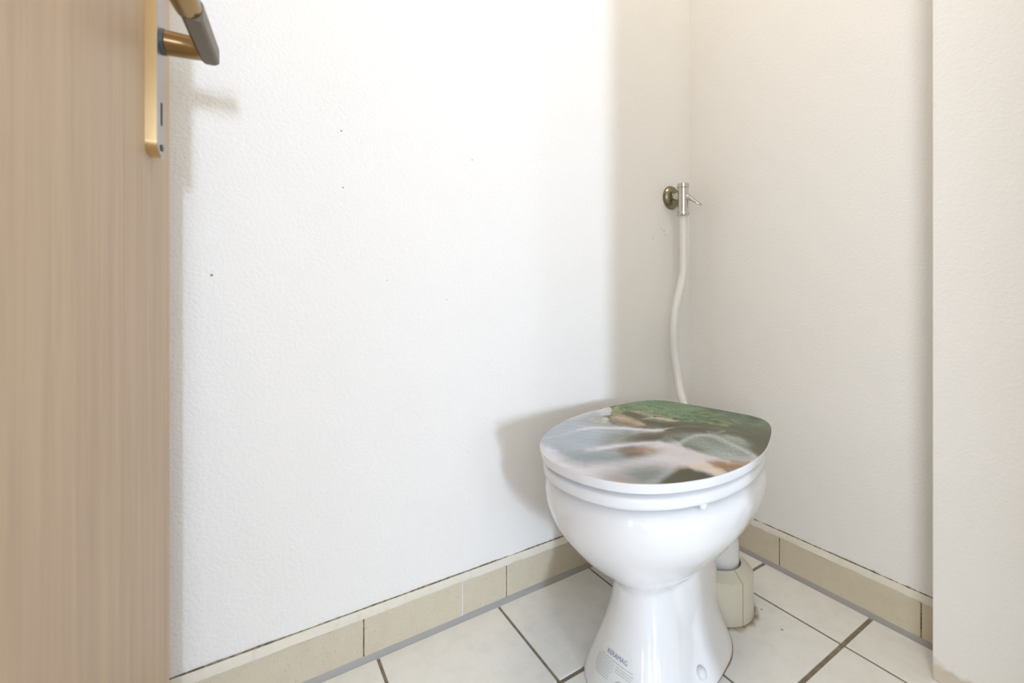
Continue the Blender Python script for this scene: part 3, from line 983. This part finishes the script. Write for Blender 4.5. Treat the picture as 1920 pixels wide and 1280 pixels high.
    ('G',(78,80,62),(0.0378,-0.007),0.0143,0.0016,0.55,0.1),
    ('G',(78,80,62),(0.1042,0.0087),0.008,0.0036,0.55,0.1),
    ('G',(98,108,84),(0.1666,0.034),0.0116,0.0022,0.55,0.1),
    ('G',(126,122,102),(0.2011,0.0453),0.009,0.0035,0.55,0.1),
    ('G',(98,108,84),(0.153,0.0177),0.0159,0.0034,0.55,0.1),
    ('G',(116,114,92),(0.1785,0.0249),0.0066,0.0034,0.55,0.1),
    ('G',(116,114,92),(0.0737,0.0274),0.0069,0.0028,0.55,0.1),
    ('G',(116,114,92),(0.2014,0.0338),0.0143,0.0029,0.55,0.1),
    ('G',(98,108,84),(0.0879,0.0043),0.0086,0.0038,0.55,0.1),
    ('G',(126,122,102),(0.1413,0.011),0.0104,0.0022,0.55,0.1),
    ('G',(126,122,102),(0.0228,-0.0016),0.0153,0.0038,0.55,0.1),
    ('G',(126,122,102),(0.1058,0.0152),0.0057,0.0024,0.55,0.1),
    ('G',(78,80,62),(0.1133,0.0124),0.0066,0.0028,0.55,0.1),
    ('G',(116,114,92),(0.0373,0.0097),0.0051,0.002,0.55,0.1),
    ('G',(116,114,92),(0.0505,0.0064),0.0102,0.0032,0.55,0.1),
    ('G',(126,122,102),(0.0647,0.0174),0.0071,0.0031,0.55,0.1),
    ('G',(116,114,92),(0.1535,0.0187),0.0135,0.0036,0.55,0.1),
    ('G',(78,80,62),(0.1133,0.0216),0.0062,0.0016,0.55,0.1),
    ('G',(98,108,84),(0.1546,0.0242),0.0076,0.0026,0.55,0.1),
    ('G',(116,114,92),(0.0878,0.0294),0.0063,0.0025,0.55,0.1),
    ('G',(126,122,102),(0.0546,0.0197),0.0109,0.0024,0.55,0.1),
    ('G',(160,165,166),(-0.1449,0.0047),0.0046,0.0026,0.5,-0.2),
    ('G',(190,188,178),(-0.1498,0.005),0.007,0.0027,0.5,-0.2),
    ('G',(205,205,198),(-0.1436,0.0003),0.0079,0.0017,0.5,-0.2),
    ('G',(205,205,198),(-0.1311,0.0225),0.0071,0.0033,0.5,-0.2),
    ('G',(160,165,166),(-0.1212,0.043),0.01,0.0033,0.5,-0.2),
    ('G',(172,176,176),(-0.1273,0.0303),0.01,0.003,0.5,-0.2),
    ('G',(205,205,198),(-0.1181,0.0152),0.0073,0.0031,0.5,-0.2),
    ('G',(190,188,178),(-0.118,0.0239),0.0097,0.0018,0.5,-0.2),
    ('G',(160,165,166),(-0.1209,0.0179),0.0076,0.0015,0.5,-0.2),
    ('G',(190,188,178),(-0.1242,0.0306),0.0104,0.0022,0.5,-0.2),
    ('G',(160,165,166),(-0.1562,0.0102),0.0083,0.0023,0.5,-0.2),
    ('G',(205,205,198),(-0.1795,-0.002),0.0083,0.0015,0.5,-0.2),
    ('G',(160,165,166),(-0.1363,0.0143),0.0056,0.0027,0.5,-0.2),
    ('G',(172,176,176),(-0.1317,0.0018),0.0054,0.0023,0.5,-0.2),
    ('G',(205,205,198),(-0.1291,0.0214),0.0045,0.0018,0.5,-0.2),
    ('G',(172,176,176),(-0.1709,-0.0032),0.0056,0.0022,0.5,-0.2),
    ('P',(174,183,190),[(-0.2101,-0.0514),(-0.1645,-0.0241),(-0.11,-0.0037),(-0.0594,-0.0014),(-0.0503,-0.035),(-0.1052,-0.054),(-0.1466,-0.064),(-0.2004,-0.0667)],0.0073),
    ('P',(150,152,145),[(-0.0872,-0.0138),(-0.0296,-0.0003),(-0.0,0.0065),(0.0038,-0.0203),(-0.0547,-0.0368),(-0.0972,-0.0507)],0.022),
    ('P',(118,108,86),[(-0.0487,-0.0248),(-0.0148,-0.0013),(0.0147,0.007),(0.0412,-0.0102),(0.0281,-0.0208),(-0.0145,-0.0265),(-0.0547,-0.0368)],0.0146),
    ('S',(168,166,158),[(-0.0833,-0.0319),(-0.0486,-0.0086),(-0.0148,0.0016)],0.0012,0.0073,0.6),
    ('G',(150,150,142),(-0.0654,-0.027),0.0306,0.01,0.6,-0.3),
    ('S',(140,134,112),[(-0.0377,-0.0233),(-0.0003,-0.0022)],0.0007,0.0037,0.6),
    ('S',(178,170,160),[(-0.0734,-0.0344),(-0.0389,-0.0073),(0.0098,0.0078)],0.001,0.0018,0.8),
    ('S',(205,208,215),[(-0.202,-0.0452),(-0.1633,-0.0267),(-0.1295,-0.0078),(-0.1054,-0.0015)],0.0015,0.0073,0.8),
    ('S',(217,216,220),[(-0.1345,-0.0084),(-0.1056,-0.0008),(-0.065,0.0023),(-0.0347,0.0019),(-0.005,0.0029),(0.0098,0.0078)],0.0028,0.0061,1),
    ('S',(190,192,195),[(-0.1178,-0.0121),(-0.0786,-0.0069),(-0.039,-0.0059)],0.0024,0.0122,0.6),
    ('S',(190,190,182),[(0.0098,0.0078),(0.0221,0.014)],0.0015,0.0024,1),
    ('S',(150,145,125),[(0.0251,0.0144),(0.0562,0.0247),(0.0809,0.0249)],0.0012,0.0024,0.8),
    ('P',(150,157,146),[(0.0027,-0.023),(0.0183,-0.0079),(0.0423,-0.002),(0.075,0.0079),(0.105,0.0091),(0.1311,0.0058),(0.1494,-0.0009),(0.1479,-0.0156),(0.1533,-0.0283),(0.1585,-0.038),(0.131,-0.0532),(0.1032,-0.0474),(0.0736,-0.0411),(0.0462,-0.0338),(0.0256,-0.0273)],0.0085),
    ('G',(108,108,90),(0.0592,-0.0321),0.0306,0.0117,0.85,0.15),
    ('G',(112,112,95),(0.036,-0.0147),0.0165,0.0067,0.8,-0.1),
    ('G',(150,158,148),(0.0981,-0.0269),0.0471,0.0133,0.7,0.35),
    ('G',(172,178,170),(0.117,-0.0415),0.0376,0.01,0.7,0.35),
    ('G',(128,134,118),(0.0981,-0.0077),0.0188,0.0083,0.8,0.1),
    ('S',(188,194,186),[(0.0363,-0.0258),(0.057,-0.0081),(0.0779,0.0041),(0.0951,0.0064)],0.0015,0.0073,0.75),
    ('S',(192,198,190),[(0.0986,0.0028),(0.1187,-0.0087),(0.1383,-0.0226),(0.1506,-0.037)],0.0018,0.0098,0.8),
    ('S',(176,184,172),[(0.1141,0.0089),(0.1434,0.0035),(0.1558,-0.0075)],0.0018,0.011,0.55),
    ('S',(206,204,206),[(0.0046,-0.0215),(0.018,-0.012),(0.0299,-0.0206),(0.0423,-0.0321)],0.0024,0.0061,0.9),
    ('S',(205,205,200),[(0.0256,-0.0096),(0.0391,-0.0243)],0.001,0.0024,0.8),
    ('S',(188,194,182),[(0.0946,0.0148),(0.1108,0.0127),(0.1235,0.0201)],0.0015,0.0037,0.75),
    ('G',(125,130,112),(0.1171,0.0237),0.0188,0.005,0.5,0),
    ('P',(168,177,180),[(-0.1724,-0.0584),(-0.1059,-0.0518),(-0.0627,-0.0438),(-0.0538,-0.056),(-0.0549,-0.0665),(-0.0969,-0.0818),(-0.1315,-0.0787)],0.0122),
    ('G',(138,148,146),(-0.0929,-0.0725),0.0494,0.0117,0.8,-0.08),
    ('G',(150,160,162),(-0.1271,-0.0679),0.0353,0.01,0.5,0.1),
    ('P',(222,217,219),[(-0.214,-0.0604),(-0.1728,-0.0664),(-0.1395,-0.0798),(-0.1081,-0.0851),(-0.058,-0.0728),(-0.0101,-0.0544),(0.0159,-0.0379),(0.0497,-0.0378),(0.0807,-0.0443),(0.1114,-0.0502),(0.1518,-0.0409),(0.1275,-0.0609),(0.0835,-0.0835),(0.0451,-0.0999),(-0.024,-0.1091),(-0.0942,-0.1148),(-0.1783,-0.1018)],0.011),
    ('P',(224,219,219),[(-0.0321,-0.0373),(0.0036,-0.0241),(0.03,-0.0267),(0.0657,-0.04),(0.0877,-0.0474),(0.0534,-0.0598),(0.0062,-0.0583),(-0.0185,-0.0513)],0.0098),
    ('S',(222,220,223),[(-0.1135,-0.0563),(-0.0719,-0.0427),(-0.0324,-0.0326),(0.0036,-0.0241)],0.0018,0.0085,1),
    ('S',(198,204,206),[(-0.1471,-0.063),(-0.1062,-0.0507),(-0.0714,-0.0449)],0.0012,0.0073,0.6),
    ('G',(232,231,236),(-0.1722,-0.0674),0.0306,0.0083,0.8,0.35),
    ('S',(196,198,203),[(-0.1935,-0.0658),(-0.1518,-0.0722),(-0.1133,-0.0821)],0.0007,0.0049,0.6),
    ('S',(214,212,214),[(-0.0656,-0.0757),(-0.002,-0.0614),(0.0534,-0.0598)],0.0012,0.0098,0.4),
    ('G',(150,128,110),(-0.0306,-0.0474),0.0329,0.0083,0.95,-0.1),
    ('G',(168,140,118),(-0.0152,-0.0431),0.0188,0.0067,0.8,0.1),
    ('S',(210,180,155),[(-0.0203,-0.0472),(-0.0083,-0.0477)],0.001,0.003,0.7),
    ('G',(205,196,192),(0.0236,-0.0456),0.0353,0.01,0.4,0.2),
    ('G',(214,204,200),(0.0709,-0.0517),0.0353,0.01,0.5,0.3),
    ('G',(142,146,140),(-0.0161,-0.0887),0.0494,0.0183,0.95,-0.15),
    ('G',(132,138,132),(-0.0064,-0.0899),0.0306,0.0133,0.7,-0.15),
    ('G',(172,164,155),(-0.0534,-0.1017),0.0282,0.01,0.7,0.1),
    ('G',(180,160,142),(-0.0494,-0.1035),0.0188,0.005,0.5,0.1),
    ('P',(94,92,74),[(-0.0088,-0.107),(0.008,-0.092),(0.0214,-0.0803),(0.033,-0.0718),(0.0455,-0.0692),(0.0637,-0.0738),(0.0861,-0.0799),(0.0443,-0.1035)],0.0073),
    ('S',(184,187,184),[(-0.0136,-0.1055),(0.0046,-0.0884),(0.019,-0.0754)],0.0018,0.0098,0.75),
    ('S',(176,140,112),[(0.0234,-0.0757),(0.0342,-0.0685),(0.0463,-0.0687)],0.0012,0.0049,0.9),
    ('P',(226,208,190),[(0.0451,-0.0628),(0.0698,-0.0557),(0.0905,-0.0623),(0.101,-0.0697),(0.0864,-0.0791),(0.0654,-0.0727),(0.0503,-0.0677)],0.0073),
    ('P',(160,128,94),[(0.0746,-0.0551),(0.0951,-0.0484),(0.1369,-0.0468),(0.1229,-0.0615),(0.1007,-0.0706),(0.0893,-0.066),(0.0818,-0.0616)],0.0073),
    ('G',(150,118,100),(0.1192,-0.0548),0.0188,0.0067,0.5,-0.2),
    ('S',(196,176,154),[(0.105,-0.0529),(0.1299,-0.0524)],0.0012,0.0043,0.6),
    ('S',(80,62,42),[(0.0921,-0.0621),(0.1017,-0.0679)],0.0007,0.0024,0.8),
    ('S',(88,70,48),[(0.099,-0.0594),(0.1122,-0.063)],0.0005,0.0024,0.5),
    ('S',(168,104,62),[(0.0811,-0.059),(0.0902,-0.0632)],0.001,0.0037,0.6),
    ('S',(150,125,105),[(0.1084,-0.0635),(0.1315,-0.0522)],0.0012,0.0049,0.6),
    ('G',(84,80,62),(-0.0053,-0.0151),0.0471,0.0083,0.75,-0.1),
    ('G',(80,78,60),(0.0601,0.019),0.0706,0.0067,0.5,0.1),
    ('G',(84,86,68),(0.1785,0.0043),0.0259,0.02,0.6,0.4),
    ('S',(226,226,230),[(-0.1434,-0.0126),(-0.1202,-0.0043),(-0.0905,0.0012),(-0.055,0.0037),(-0.0248,0.0032),(-0.0021,0.0048),(0.0129,0.0097)],0.0015,0.0039,0.95),
    ('S',(206,210,216),[(-0.1999,-0.0437),(-0.1723,-0.0293),(-0.1385,-0.012)],0.001,0.0049,0.7),
    ('S',(230,226,228),[(-0.0966,-0.0529),(-0.0631,-0.0409),(-0.0279,-0.032),(0.0036,-0.0247),(0.0272,-0.0282)],0.0015,0.0049,0.9),
    ('S',(228,222,222),[(0.0035,-0.0266),(0.0379,-0.0326),(0.073,-0.0433),(0.1065,-0.0489)],0.0017,0.0061,0.7),
    ('S',(204,208,203),[(0.0327,-0.0263),(0.0532,-0.0086),(0.0739,0.0029),(0.0951,0.0064)],0.001,0.0049,0.8),
    ('S',(200,205,198),[(0.1042,0.0062),(0.1223,-0.0083),(0.14,-0.0224),(0.152,-0.0358)],0.0015,0.0061,0.85),
    ('S',(186,192,184),[(0.1241,0.0062),(0.1445,-0.0003),(0.1502,-0.0106)],0.0015,0.0073,0.6),
    ('S',(182,188,180),[(0.0742,-0.0389),(0.1029,-0.0372),(0.1316,-0.0436)],0.0018,0.0085,0.5),
    ('P',(90,87,69),[(-0.006,-0.1067),(0.0094,-0.0926),(0.0228,-0.081),(0.0336,-0.0726),(0.0453,-0.0701),(0.0635,-0.0747),(0.0846,-0.0801),(0.0443,-0.1035)],0.0037),
    ('S',(186,178,158),[(0.0079,0.0083),(0.0201,0.0137),(0.0324,0.0184)],0.0006,0.002,0.8)]
PRINT_GAIN = np.array((0.88, 0.915, 0.98))


def paint(xy):
    A27 = math.radians(27)
    P_ = xy[:, 0] * math.sin(A27) - xy[:, 1] * math.cos(A27)
    Q_ = (xy[:, 0] * math.cos(A27) + xy[:, 1] * math.sin(A27)) * .42
    # small wobble so that edges are not drawn with a ruler
    r = np.random.default_rng(3)

    def nz(fp, fq, k=7):
        o = np.zeros(len(P_))
        for _ in range(k):
            a, b, ph = r.normal(0, fp), r.normal(0, fq), r.uniform(0, 6.28)
            o += np.sin(a * P_ + b * Q_ + ph)
        return o / math.sqrt(k)
    wob = nz(120, 240) * .0008 + nz(420, 800) * .0002
    P2, Q2 = P_ + wob * 1.6, Q_ + wob
    col = np.tile(s2l((98, 96, 76)), (len(P_), 1))
    for L in PRINT:
        if L[0] == 'G':        # soft elongated blob; tilt is positive towards the viewer on the right
            du, dv_ = P2 - L[2][0], Q2 - L[2][1]
            u_ = du - dv_ * L[6]
            v_ = dv_ + du * L[6]
            m = (np.exp(-(np.abs(u_ / L[3]) ** 2.4) - np.abs(v_ / L[4]) ** 2.4) * L[5])[:, None]
            col = col * (1 - m) + s2l(L[1]) * m
            continue
        if L[0] == 'P':
            pts, soft, al = np.array(L[2]), L[3], 1.0
        else:
            pts, soft, al = np.array(L[2]), L[4], L[5]
        n = len(pts)
        d = np.full(len(P_), 9.0)
        inside = np.zeros(len(P_), bool)
        for i in range(n if L[0] == 'P' else n - 1):
            a, b = pts[i], pts[(i + 1) % n]
            e = b - a
            t = np.clip(((P2 - a[0]) * e[0] + (Q2 - a[1]) * e[1]) / max((e ** 2).sum(), 1e-12), 0, 1)
            d = np.minimum(d, np.hypot(P2 - a[0] - t * e[0], Q2 - a[1] - t * e[1]))
            if L[0] == 'P':
                cr = ((a[1] > Q2) != (b[1] > Q2)) & (P2 < (b[0] - a[0]) * (Q2 - a[1]) / (b[1] - a[1] + 1e-12) + a[0])
                inside ^= cr
        if L[0] == 'P':
            sd = np.where(inside, d, -d)
            m = np.clip(sd / soft * .5 + .5, 0, 1)
        else:
            m = np.clip((L[3] - d) / soft * .5 + .5, 0, 1)
        m = (m * m * (3 - 2 * m) * al)[:, None]
        col = col * (1 - m) + s2l(L[1]) * m
    # mottling: leafy in the green and rocky parts, faint streaks in the water
    lum = col.mean(1)
    green = np.clip((col[:, 1] - np.maximum(col[:, 0], col[:, 2])) * 14, 0, 1)
    leaf = nz(500, 1500, 16) * .16 + nz(200, 900, 12) * .14
    streak = nz(60, 1500, 12) * .035
    dark = np.clip(1 - lum / .35, 0, 1)
    f = 1 + leaf * np.clip(green * .9 + dark * .35, 0, 1) + streak * 1.3 * (1 - green) + np.random.default_rng(5).normal(0, .03, len(P_))
    return np.clip(col * f[:, None], 0.01, 0.95)


NR = 190
ring = inset(.0018, .4183)[:, :2]
cen = np.array([0.0, 0.0])
fr = 1 - (1 - np.linspace(0, 1, NR + 1)[1:]) ** 1.25
pts = [cen[None]] + [cen + (ring - cen) * f for f in fr]
XY = np.vstack(pts)
n = len(ring)
F = [(0, 1 + j, 1 + (j + 1) % n) for j in range(n)]
for i in range(NR - 1):
    b0, b1 = 1 + i * n, 1 + (i + 1) * n
    F += [(b0 + j, b1 + j, b1 + (j + 1) % n, b0 + (j + 1) % n) for j in range(n)]
V = np.column_stack([XY, np.full(len(XY), .4183)])
PRM = Mat('waterfall_print', (0.5, 0.5, 0.5), 0.30, Specular_IOR_Level=0.25)
_a = PRM.n('ShaderNodeVertexColor', layer_name='print')
PRM.l(_a.outputs['Color'], PRM.b.inputs['Base Color'])
prt = mesh_ob('lid_print', V, F, PRM.m, lid)
prt['label'] = 'printed waterfall picture'
ca = prt.data.color_attributes.new('print', 'FLOAT_COLOR', 'POINT')
cc = np.ones((len(V), 4), np.float32)
cc[:, :3] = np.clip(paint(XY) * PRINT_GAIN - 0.012, 0.004, 1)
ca.data.foreach_set('color', cc.ravel())
bm = bmesh.new()
bm.from_mesh(prt.data)
for f in bm.faces:
    if f.normal.z < 0:
        f.normal_flip()
bm.to_mesh(prt.data)
bm.free()

# ---- seat buffer, hinges, cap, outlet, sealant, sticker
V, F = lathe([(0.0, -0.0065), (0.0048, -0.0062), (0.0056, -0.005), (0.0056, 0.002), (0.0, 0.002)], 16)
V = V * [1.35, 1.0, 1.0] + [-0.140, -0.141, .3775]
sharp(mesh_ob('seat_buffer', V, F, SEATP.m, seat, True), 50)
for sy in (-1, 1):
    bm = bmesh.new()
    add_box(bm, (0.205, sy * .075 - .016, .3765), (0.245, sy * .075 + .016, .4035), .004, 2)
    bm_ob('hinge', bm, SEATP.m, toilet)


def surf(x, y, z, dx, dy, dz):
    """hit of a ray on the ceramic body in local coordinates"""
    p, nn, _, _ = body_bvh.ray_cast(Vector((x, y, z)), Vector((dx, dy, dz)).normalized())
    return p, nn


p, nn = surf(-0.0161, -0.25, 0.0241, 0, 1, 0)
R = nn.to_track_quat('Z', 'Y').to_matrix()
V, F = lathe([(0.0098, -0.002), (0.0098, 0.0010), (0.0090, 0.0040), (0.0064, 0.0068), (0.0032, 0.0082), (0.0, 0.0086)], 24)
V = np.array([R @ Vector(v) + p for v in V])
tag(sharp(mesh_ob('screw_cap', V, F, CAPM.m, toilet, True), 60), 'small round screw cap on the foot')

path = catmull([(0.226, -0.033, 0.055), (0.226, -0.033, 0.10), (0.224, -0.032, 0.145), (0.212, -0.029, 0.18), (0.18, -0.02, 0.215), (0.12, -0.01, 0.245)], 6)
V, F = tube(path, [0.0435] * len(path), 36)
tag(sharp(mesh_ob('outlet_pipe', V, F, CERAMIC.m, toilet, True), 60), 'ceramic outlet spigot going into the drain collar')
path = catmull([(0.17, 0.0, 0.335), (0.215, 0.0, 0.335), (0.222, 0.0, 0.335)], 3)
V, F = tube(path, [0.027] * len(path), 28)
sharp(mesh_ob('inlet_spout', V, F, CERAMIC.m, toilet, True), 60)

# sealant bead around the foot
base = []
for q in np.linspace(0, 2 * np.pi, 180, endpoint=False):
    dv = Vector((-math.cos(q), -math.sin(q), 0))
    hp, _ = surf(0.03 + 0.5 * math.cos(q), 0.5 * math.sin(q), 0.0045, dv.x, dv.y, 0)
    base.append((hp.x, hp.y, q) if hp else (0.03 + .1 * math.cos(q), .1 * math.sin(q), q))
base = np.array(base)
rr = np.random.default_rng(11)
wob = np.convolve(rr.normal(0, 1, 200), np.ones(7) / 7, 'same')[10:190]


def bead(off, z):
    return np.column_stack([base[:, 0] + np.cos(base[:, 2]) * (off + (0.0012 * wob if off > 0 else 0)),
                            base[:, 1] + np.sin(base[:, 2]) * (off + (0.0012 * wob if off > 0 else 0)), np.full(len(base), z)])


V, F = loft([bead(-0.004, 0.0005), bead(0.0024, 0.0006), bead(0.0016, 0.0014), bead(-0.001, 0.0026), bead(-0.004, 0.003)], False, False)
tag(mesh_ob('sealant', V, F, SEALM.m, toilet, True), 'brown stained sealant bead')

# ------------------------------------------------------------------ drain collar around the outlet (two ivory half shells)
collar = empty('drain_collar', (0.888, 0.590, 0), math.radians(-102.6))
tag(collar, 'ivory plastic two-part drain collar on the floor behind the toilet foot', 'drain collar')
prof = [(0.0505, 0.0), (0.0752, 0.0), (0.0748, 0.0835), (0.0735, 0.0865), (0.0710, 0.0880), (0.0535, 0.1010), (0.0505, 0.1005), (0.0495, 0.05)]
g = 0.012
for a0 in (0.0, math.pi):
    V, F = lathe(prof + [prof[0]], 48, a0=a0 + g, a1=a0 + math.pi - g)
    sharp(mesh_ob('collar_half', V, F, COLLAR.m, collar, True), 25)
V, F = lathe([(0.0, 0.001), (0.0498, 0.001), (0.0498, 0.048), (0.0485, 0.048), (0.0485, 0.003), (0.0, 0.003)], 40)
mesh_ob('rubber_sleeve', V, F, HOLE.m, collar, True)

# ------------------------------------------------------------------ flush valve on the wall by the corner
VX, VY, VZ = 1.0425, 0.790, 0.952
valve = empty('flush_valve', (VX, BW, VZ))
tag(valve, 'small chrome flush valve with lever mounted on the wall beside the corner', 'valve')
V, F = lathe([(0.0, 0.0), (0.0335, 0.0), (0.0340, 0.002), (0.0325, 0.006), (0.0285, 0.011), (0.021, 0.0155), (0.013, 0.018), (0.0, 0.0185)], 48, 'Y')
V = V + [0.0095, 0, 0.011]
tag(sharp(mesh_ob('rosette', V, F, ROSE.m, valve, True), 60), 'tarnished domed wall rosette')
V, F = lathe([(0.0, 0.012), (0.0105, 0.012), (0.0105, 0.05), (0.0, 0.05)], 28, 'Y')
V = V + [0.004, 0, 0.010]
sharp(mesh_ob('supply_pipe', V, F, CHROME.m, valve, True), 50)
yo = VY - BW
V, F = lathe([(0.0, -0.043), (0.0120, -0.043), (0.0142, -0.040), (0.0142, 0.026), (0.0132, 0.0275), (0.0132, 0.0285), (0.0158, 0.0295), (0.0158, 0.0385), (0.0145, 0.0400), (0.0, 0.0405)], 40)
V = V + [0, yo, 0]
sharp(mesh_ob('valve_body', V, F, CHROME.m, valve, True), 30)
V, F = lathe([(0.0, -0.0505), (0.0145, -0.0505), (0.0166, -0.0485), (0.0172, -0.0455), (0.0166, -0.0420), (0.0148, -0.0395), (0.0, -0.0395)], 40)
V = V + [0, yo, 0]
sharp(mesh_ob('union_nut', V, F, CHROME.m, valve, True), 30)
# lever: a tapering flat tongue pointing out of the wall and down
secs = []
for d, dz, w, t in ((0.010, 0.004, 0.0075, 0.0105), (0.016, 0.0, 0.0082, 0.0095), (0.024, -0.006, 0.0080, 0.0070), (0.034, -0.0140, 0.0074, 0.0052), (0.044, -0.0215, 0.0066, 0.0038), (0.047, -0.0235, 0.0032, 0.0020)):
    loop = []
    for q in np.linspace(0, 2 * np.pi, 16, endpoint=False):
        loop.append((d * 0.45 + w * math.cos(q), yo - d * 0.9, dz + t * math.sin(q)))
    secs.append(np.array(loop))
V, F = loft(secs)
sharp(mesh_ob('flush_lever', V, F, CHROME.m, valve, True), 50)
V, F = lathe([(0.0, 0.0), (0.0092, 0.0), (0.0092, 0.0165), (0.0080, 0.0180), (0.0, 0.0185)], 24, 'Y')
V = V + [0.003, yo, -0.001]
sharp(mesh_ob('lever_boss', V, F, CHROME.m, valve, True), 40)

# ------------------------------------------------------------------ flush pipe from the valve down to the bowl
px_ = [(1.0425, .790, .915), (1.0425, .790, .90), (1.0425, .790, .84), (1.0425, .790, .76), (1.0340, .790, .715), (1.0140, .790, .656),
       (1.0030, .790, .598), (1.0040, .790, .525), (1.0080, .782, .460), (1.0010, .765, .410), (.990, .735, .365), (.965, .680, .339), (.918, .631, .335), (.894, .6243, .335)]
path = catmull(px_, 8)
V, F = tube(path, [0.0108] * len(path), 24)
pipe = sharp(mesh_ob('flush_pipe', V, F, HOSE.m, None, True), 60)
tag(pipe, 'milky plastic flush pipe hanging from the chrome valve down behind the toilet lid', 'pipe')

# ------------------------------------------------------------------ hall windows (where the daylight comes in)
for k, (x0, x1, z0, z1) in enumerate(((-0.75, -0.39, 0.44, 1.28), (0.33, 0.67, 0.48, 1.42))):
    bm = bmesh.new()
    t = 0.02
    for lo, hi in (((x0, z0), (x0 + t, z1)), ((x1 - t, z0), (x1, z1)), ((x0 + t, z0), (x1 - t, z0 + t)), ((x0 + t, z1 - t), (x1 - t, z1))):
        add_box(bm, (lo[0], -4.29, lo[1]), (hi[0], -4.215, hi[1]))
    w = bm_ob('window_%d' % (k + 1), bm, FRAMEW.m)
    tag(w, None, None, 'structure')

# ------------------------------------------------------------------ unseen low cabinet, added to block window light on the lower left wall
cab = empty('light_blocking_cabinet', (-0.70, -3.1, 0))
tag(cab, 'unseen low white cabinet with two doors, added to shade the lower left wall', 'cabinet')
bm = bmesh.new()
add_box(bm, (-0.45, -0.20, 0.06), (0.30, 0.20, 0.76), 0.003, 2)
add_box(bm, (-0.43, -0.16, 0.0), (0.28, 0.18, 0.06))
bm_ob('body', bm, FRAMEW.m, cab)
for k in range(2):
    bm = bmesh.new()
    add_box(bm, (-0.445 + 0.37 * k, 0.20, 0.07), (-0.08 + 0.37 * k, 0.218, 0.75), 0.002, 2)
    dr = bm_ob('door', bm, FRAMEW.m, cab)
    V, F = lathe([(0.0, 0.0), (0.006, 0.0), (0.006, 0.012), (0.011, 0.016), (0.011, 0.022), (0.0, 0.024)], 20, 'Y')
    V = V * [1, -1, 1] + [-0.11 + 0.075 * k, 0.218, 0.45]
    mesh_ob('knob', V, F, CHROME.m, dr, True)

# ------------------------------------------------------------------ the maker's oval sticker low on the pedestal
SN = Vector((-0.875, 0.10, 0.47)).normalized()
SU = Vector((0, 0, 1)).cross(SN).normalized()            # to the right as one reads it
SV = SN.cross(SU).normalized()
SC = Vector((-0.1405, 0.0075, 0.0425))


def on_body(s, t, off):
    o = SC + SN * 0.08 + SU * s + SV * t
    p_, n_, _, _ = body_bvh.ray_cast(o, -SN)
    if p_ is None:
        p_, n_ = SC + SU * s + SV * t, SN
    return p_ + n_ * off


V, F = [on_body(0, 0, .0003)], []
n, rings = 56, 14
for i in range(1, rings + 1):
    for j in range(n):
        a = 2 * math.pi * j / n
        V.append(on_body(0.0455 * i / rings * math.cos(a), 0.0385 * i / rings * math.sin(a), .0003))
F += [(0, 1 + j, 1 + (j + 1) % n) for j in range(n)]
for i in range(rings - 1):
    b0, b1 = 1 + i * n, 1 + (i + 1) * n
    F += [(b0 + j, b1 + j, b1 + (j + 1) % n, b0 + (j + 1) % n) for j in range(n)]
sticker = mesh_ob('sticker', V, F, STICK.m, toilet, True)
tag(sticker, 'oval paper sticker with blue lettering')

fc = bpy.data.curves.new('txt', 'FONT')
fc.body = 'KERAMAG'
fc.size = 0.0102
fc.align_x = 'CENTER'
fc.align_y = 'CENTER'
fo = bpy.data.objects.new('txt', fc)
scene.collection.objects.link(fo)
bpy.context.view_layer.update()
tm = bpy.data.meshes.new_from_object(fo.evaluated_get(bpy.context.evaluated_depsgraph_get()))
bpy.data.objects.remove(fo, do_unlink=True)
xs = [v.co.x for v in tm.vertices]
wd = max(xs) - min(xs)
bm = bmesh.new()
bm.from_mesh(tm)
bmesh.ops.triangulate(bm, faces=bm.faces)
for v in bm.verts:
    v.co = on_body(v.co.x * 0.0390 / wd, v.co.y + 0.0225, .0006)
bm_ob('lettering', bm, INKB.m, sticker)


def strips(rows, m, name):
    bm2 = bmesh.new()
    for s0, s1, t0, t1 in rows:
        k_ = max(2, int(abs(s1 - s0) / .003))
        q = [(bm2.verts.new(on_body(s0 + (s1 - s0) * i / k_, t0, .0006)), bm2.verts.new(on_body(s0 + (s1 - s0) * i / k_, t1, .0006))) for i in range(k_ + 1)]
        for a_, b_ in zip(q[:-1], q[1:]):
            bm2.faces.new((a_[0], b_[0], b_[1], a_[1]))
    return bm_ob(name, bm2, m, sticker)


rows = []
r_ = random.Random(5)


def text_row(s0, s1, t, h=0.0011):
    s = s0
    while s < s1:
        w = r_.uniform(.003, .008)
        rows.append((s, min(s + w, s1), t, t + h))
        s += w + .0009


text_row(-.030, .031, .0135, .0013)
for i in range(8):
    text_row(-.040 + .0008 * abs(i - 3), -.005 - .001 * (i % 2), .0095 - .0036 * i)
for i in range(3):
    text_row(.002, .034 - .003 * (i % 2), .0090 - .0036 * i)
rows.append((-.0030, -.0022, -.004, .0105))
fine = strips(rows, INKG.m, 'fine_print')
fine['kind'] = 'stuff'
# round emblem: a ring with a bar across
bm = bmesh.new()
n = 40
for ra, rb, t0, t1 in ((.0105, .0088, 0, 2 * math.pi),):
    q = [(bm.verts.new(on_body(.0165 + ra * math.cos(t0 + (t1 - t0) * i / n), -.0165 + ra * math.sin(t0 + (t1 - t0) * i / n), .0006)),
          bm.verts.new(on_body(.0165 + rb * math.cos(t0 + (t1 - t0) * i / n), -.0165 + rb * math.sin(t0 + (t1 - t0) * i / n), .0006))) for i in range(n)]
    for i in range(n):
        a_, b_ = q[i], q[(i + 1) % n]
        bm.faces.new((a_[0], b_[0], b_[1], a_[1]))
bm_ob('round_emblem', bm, INKG.m, sticker)
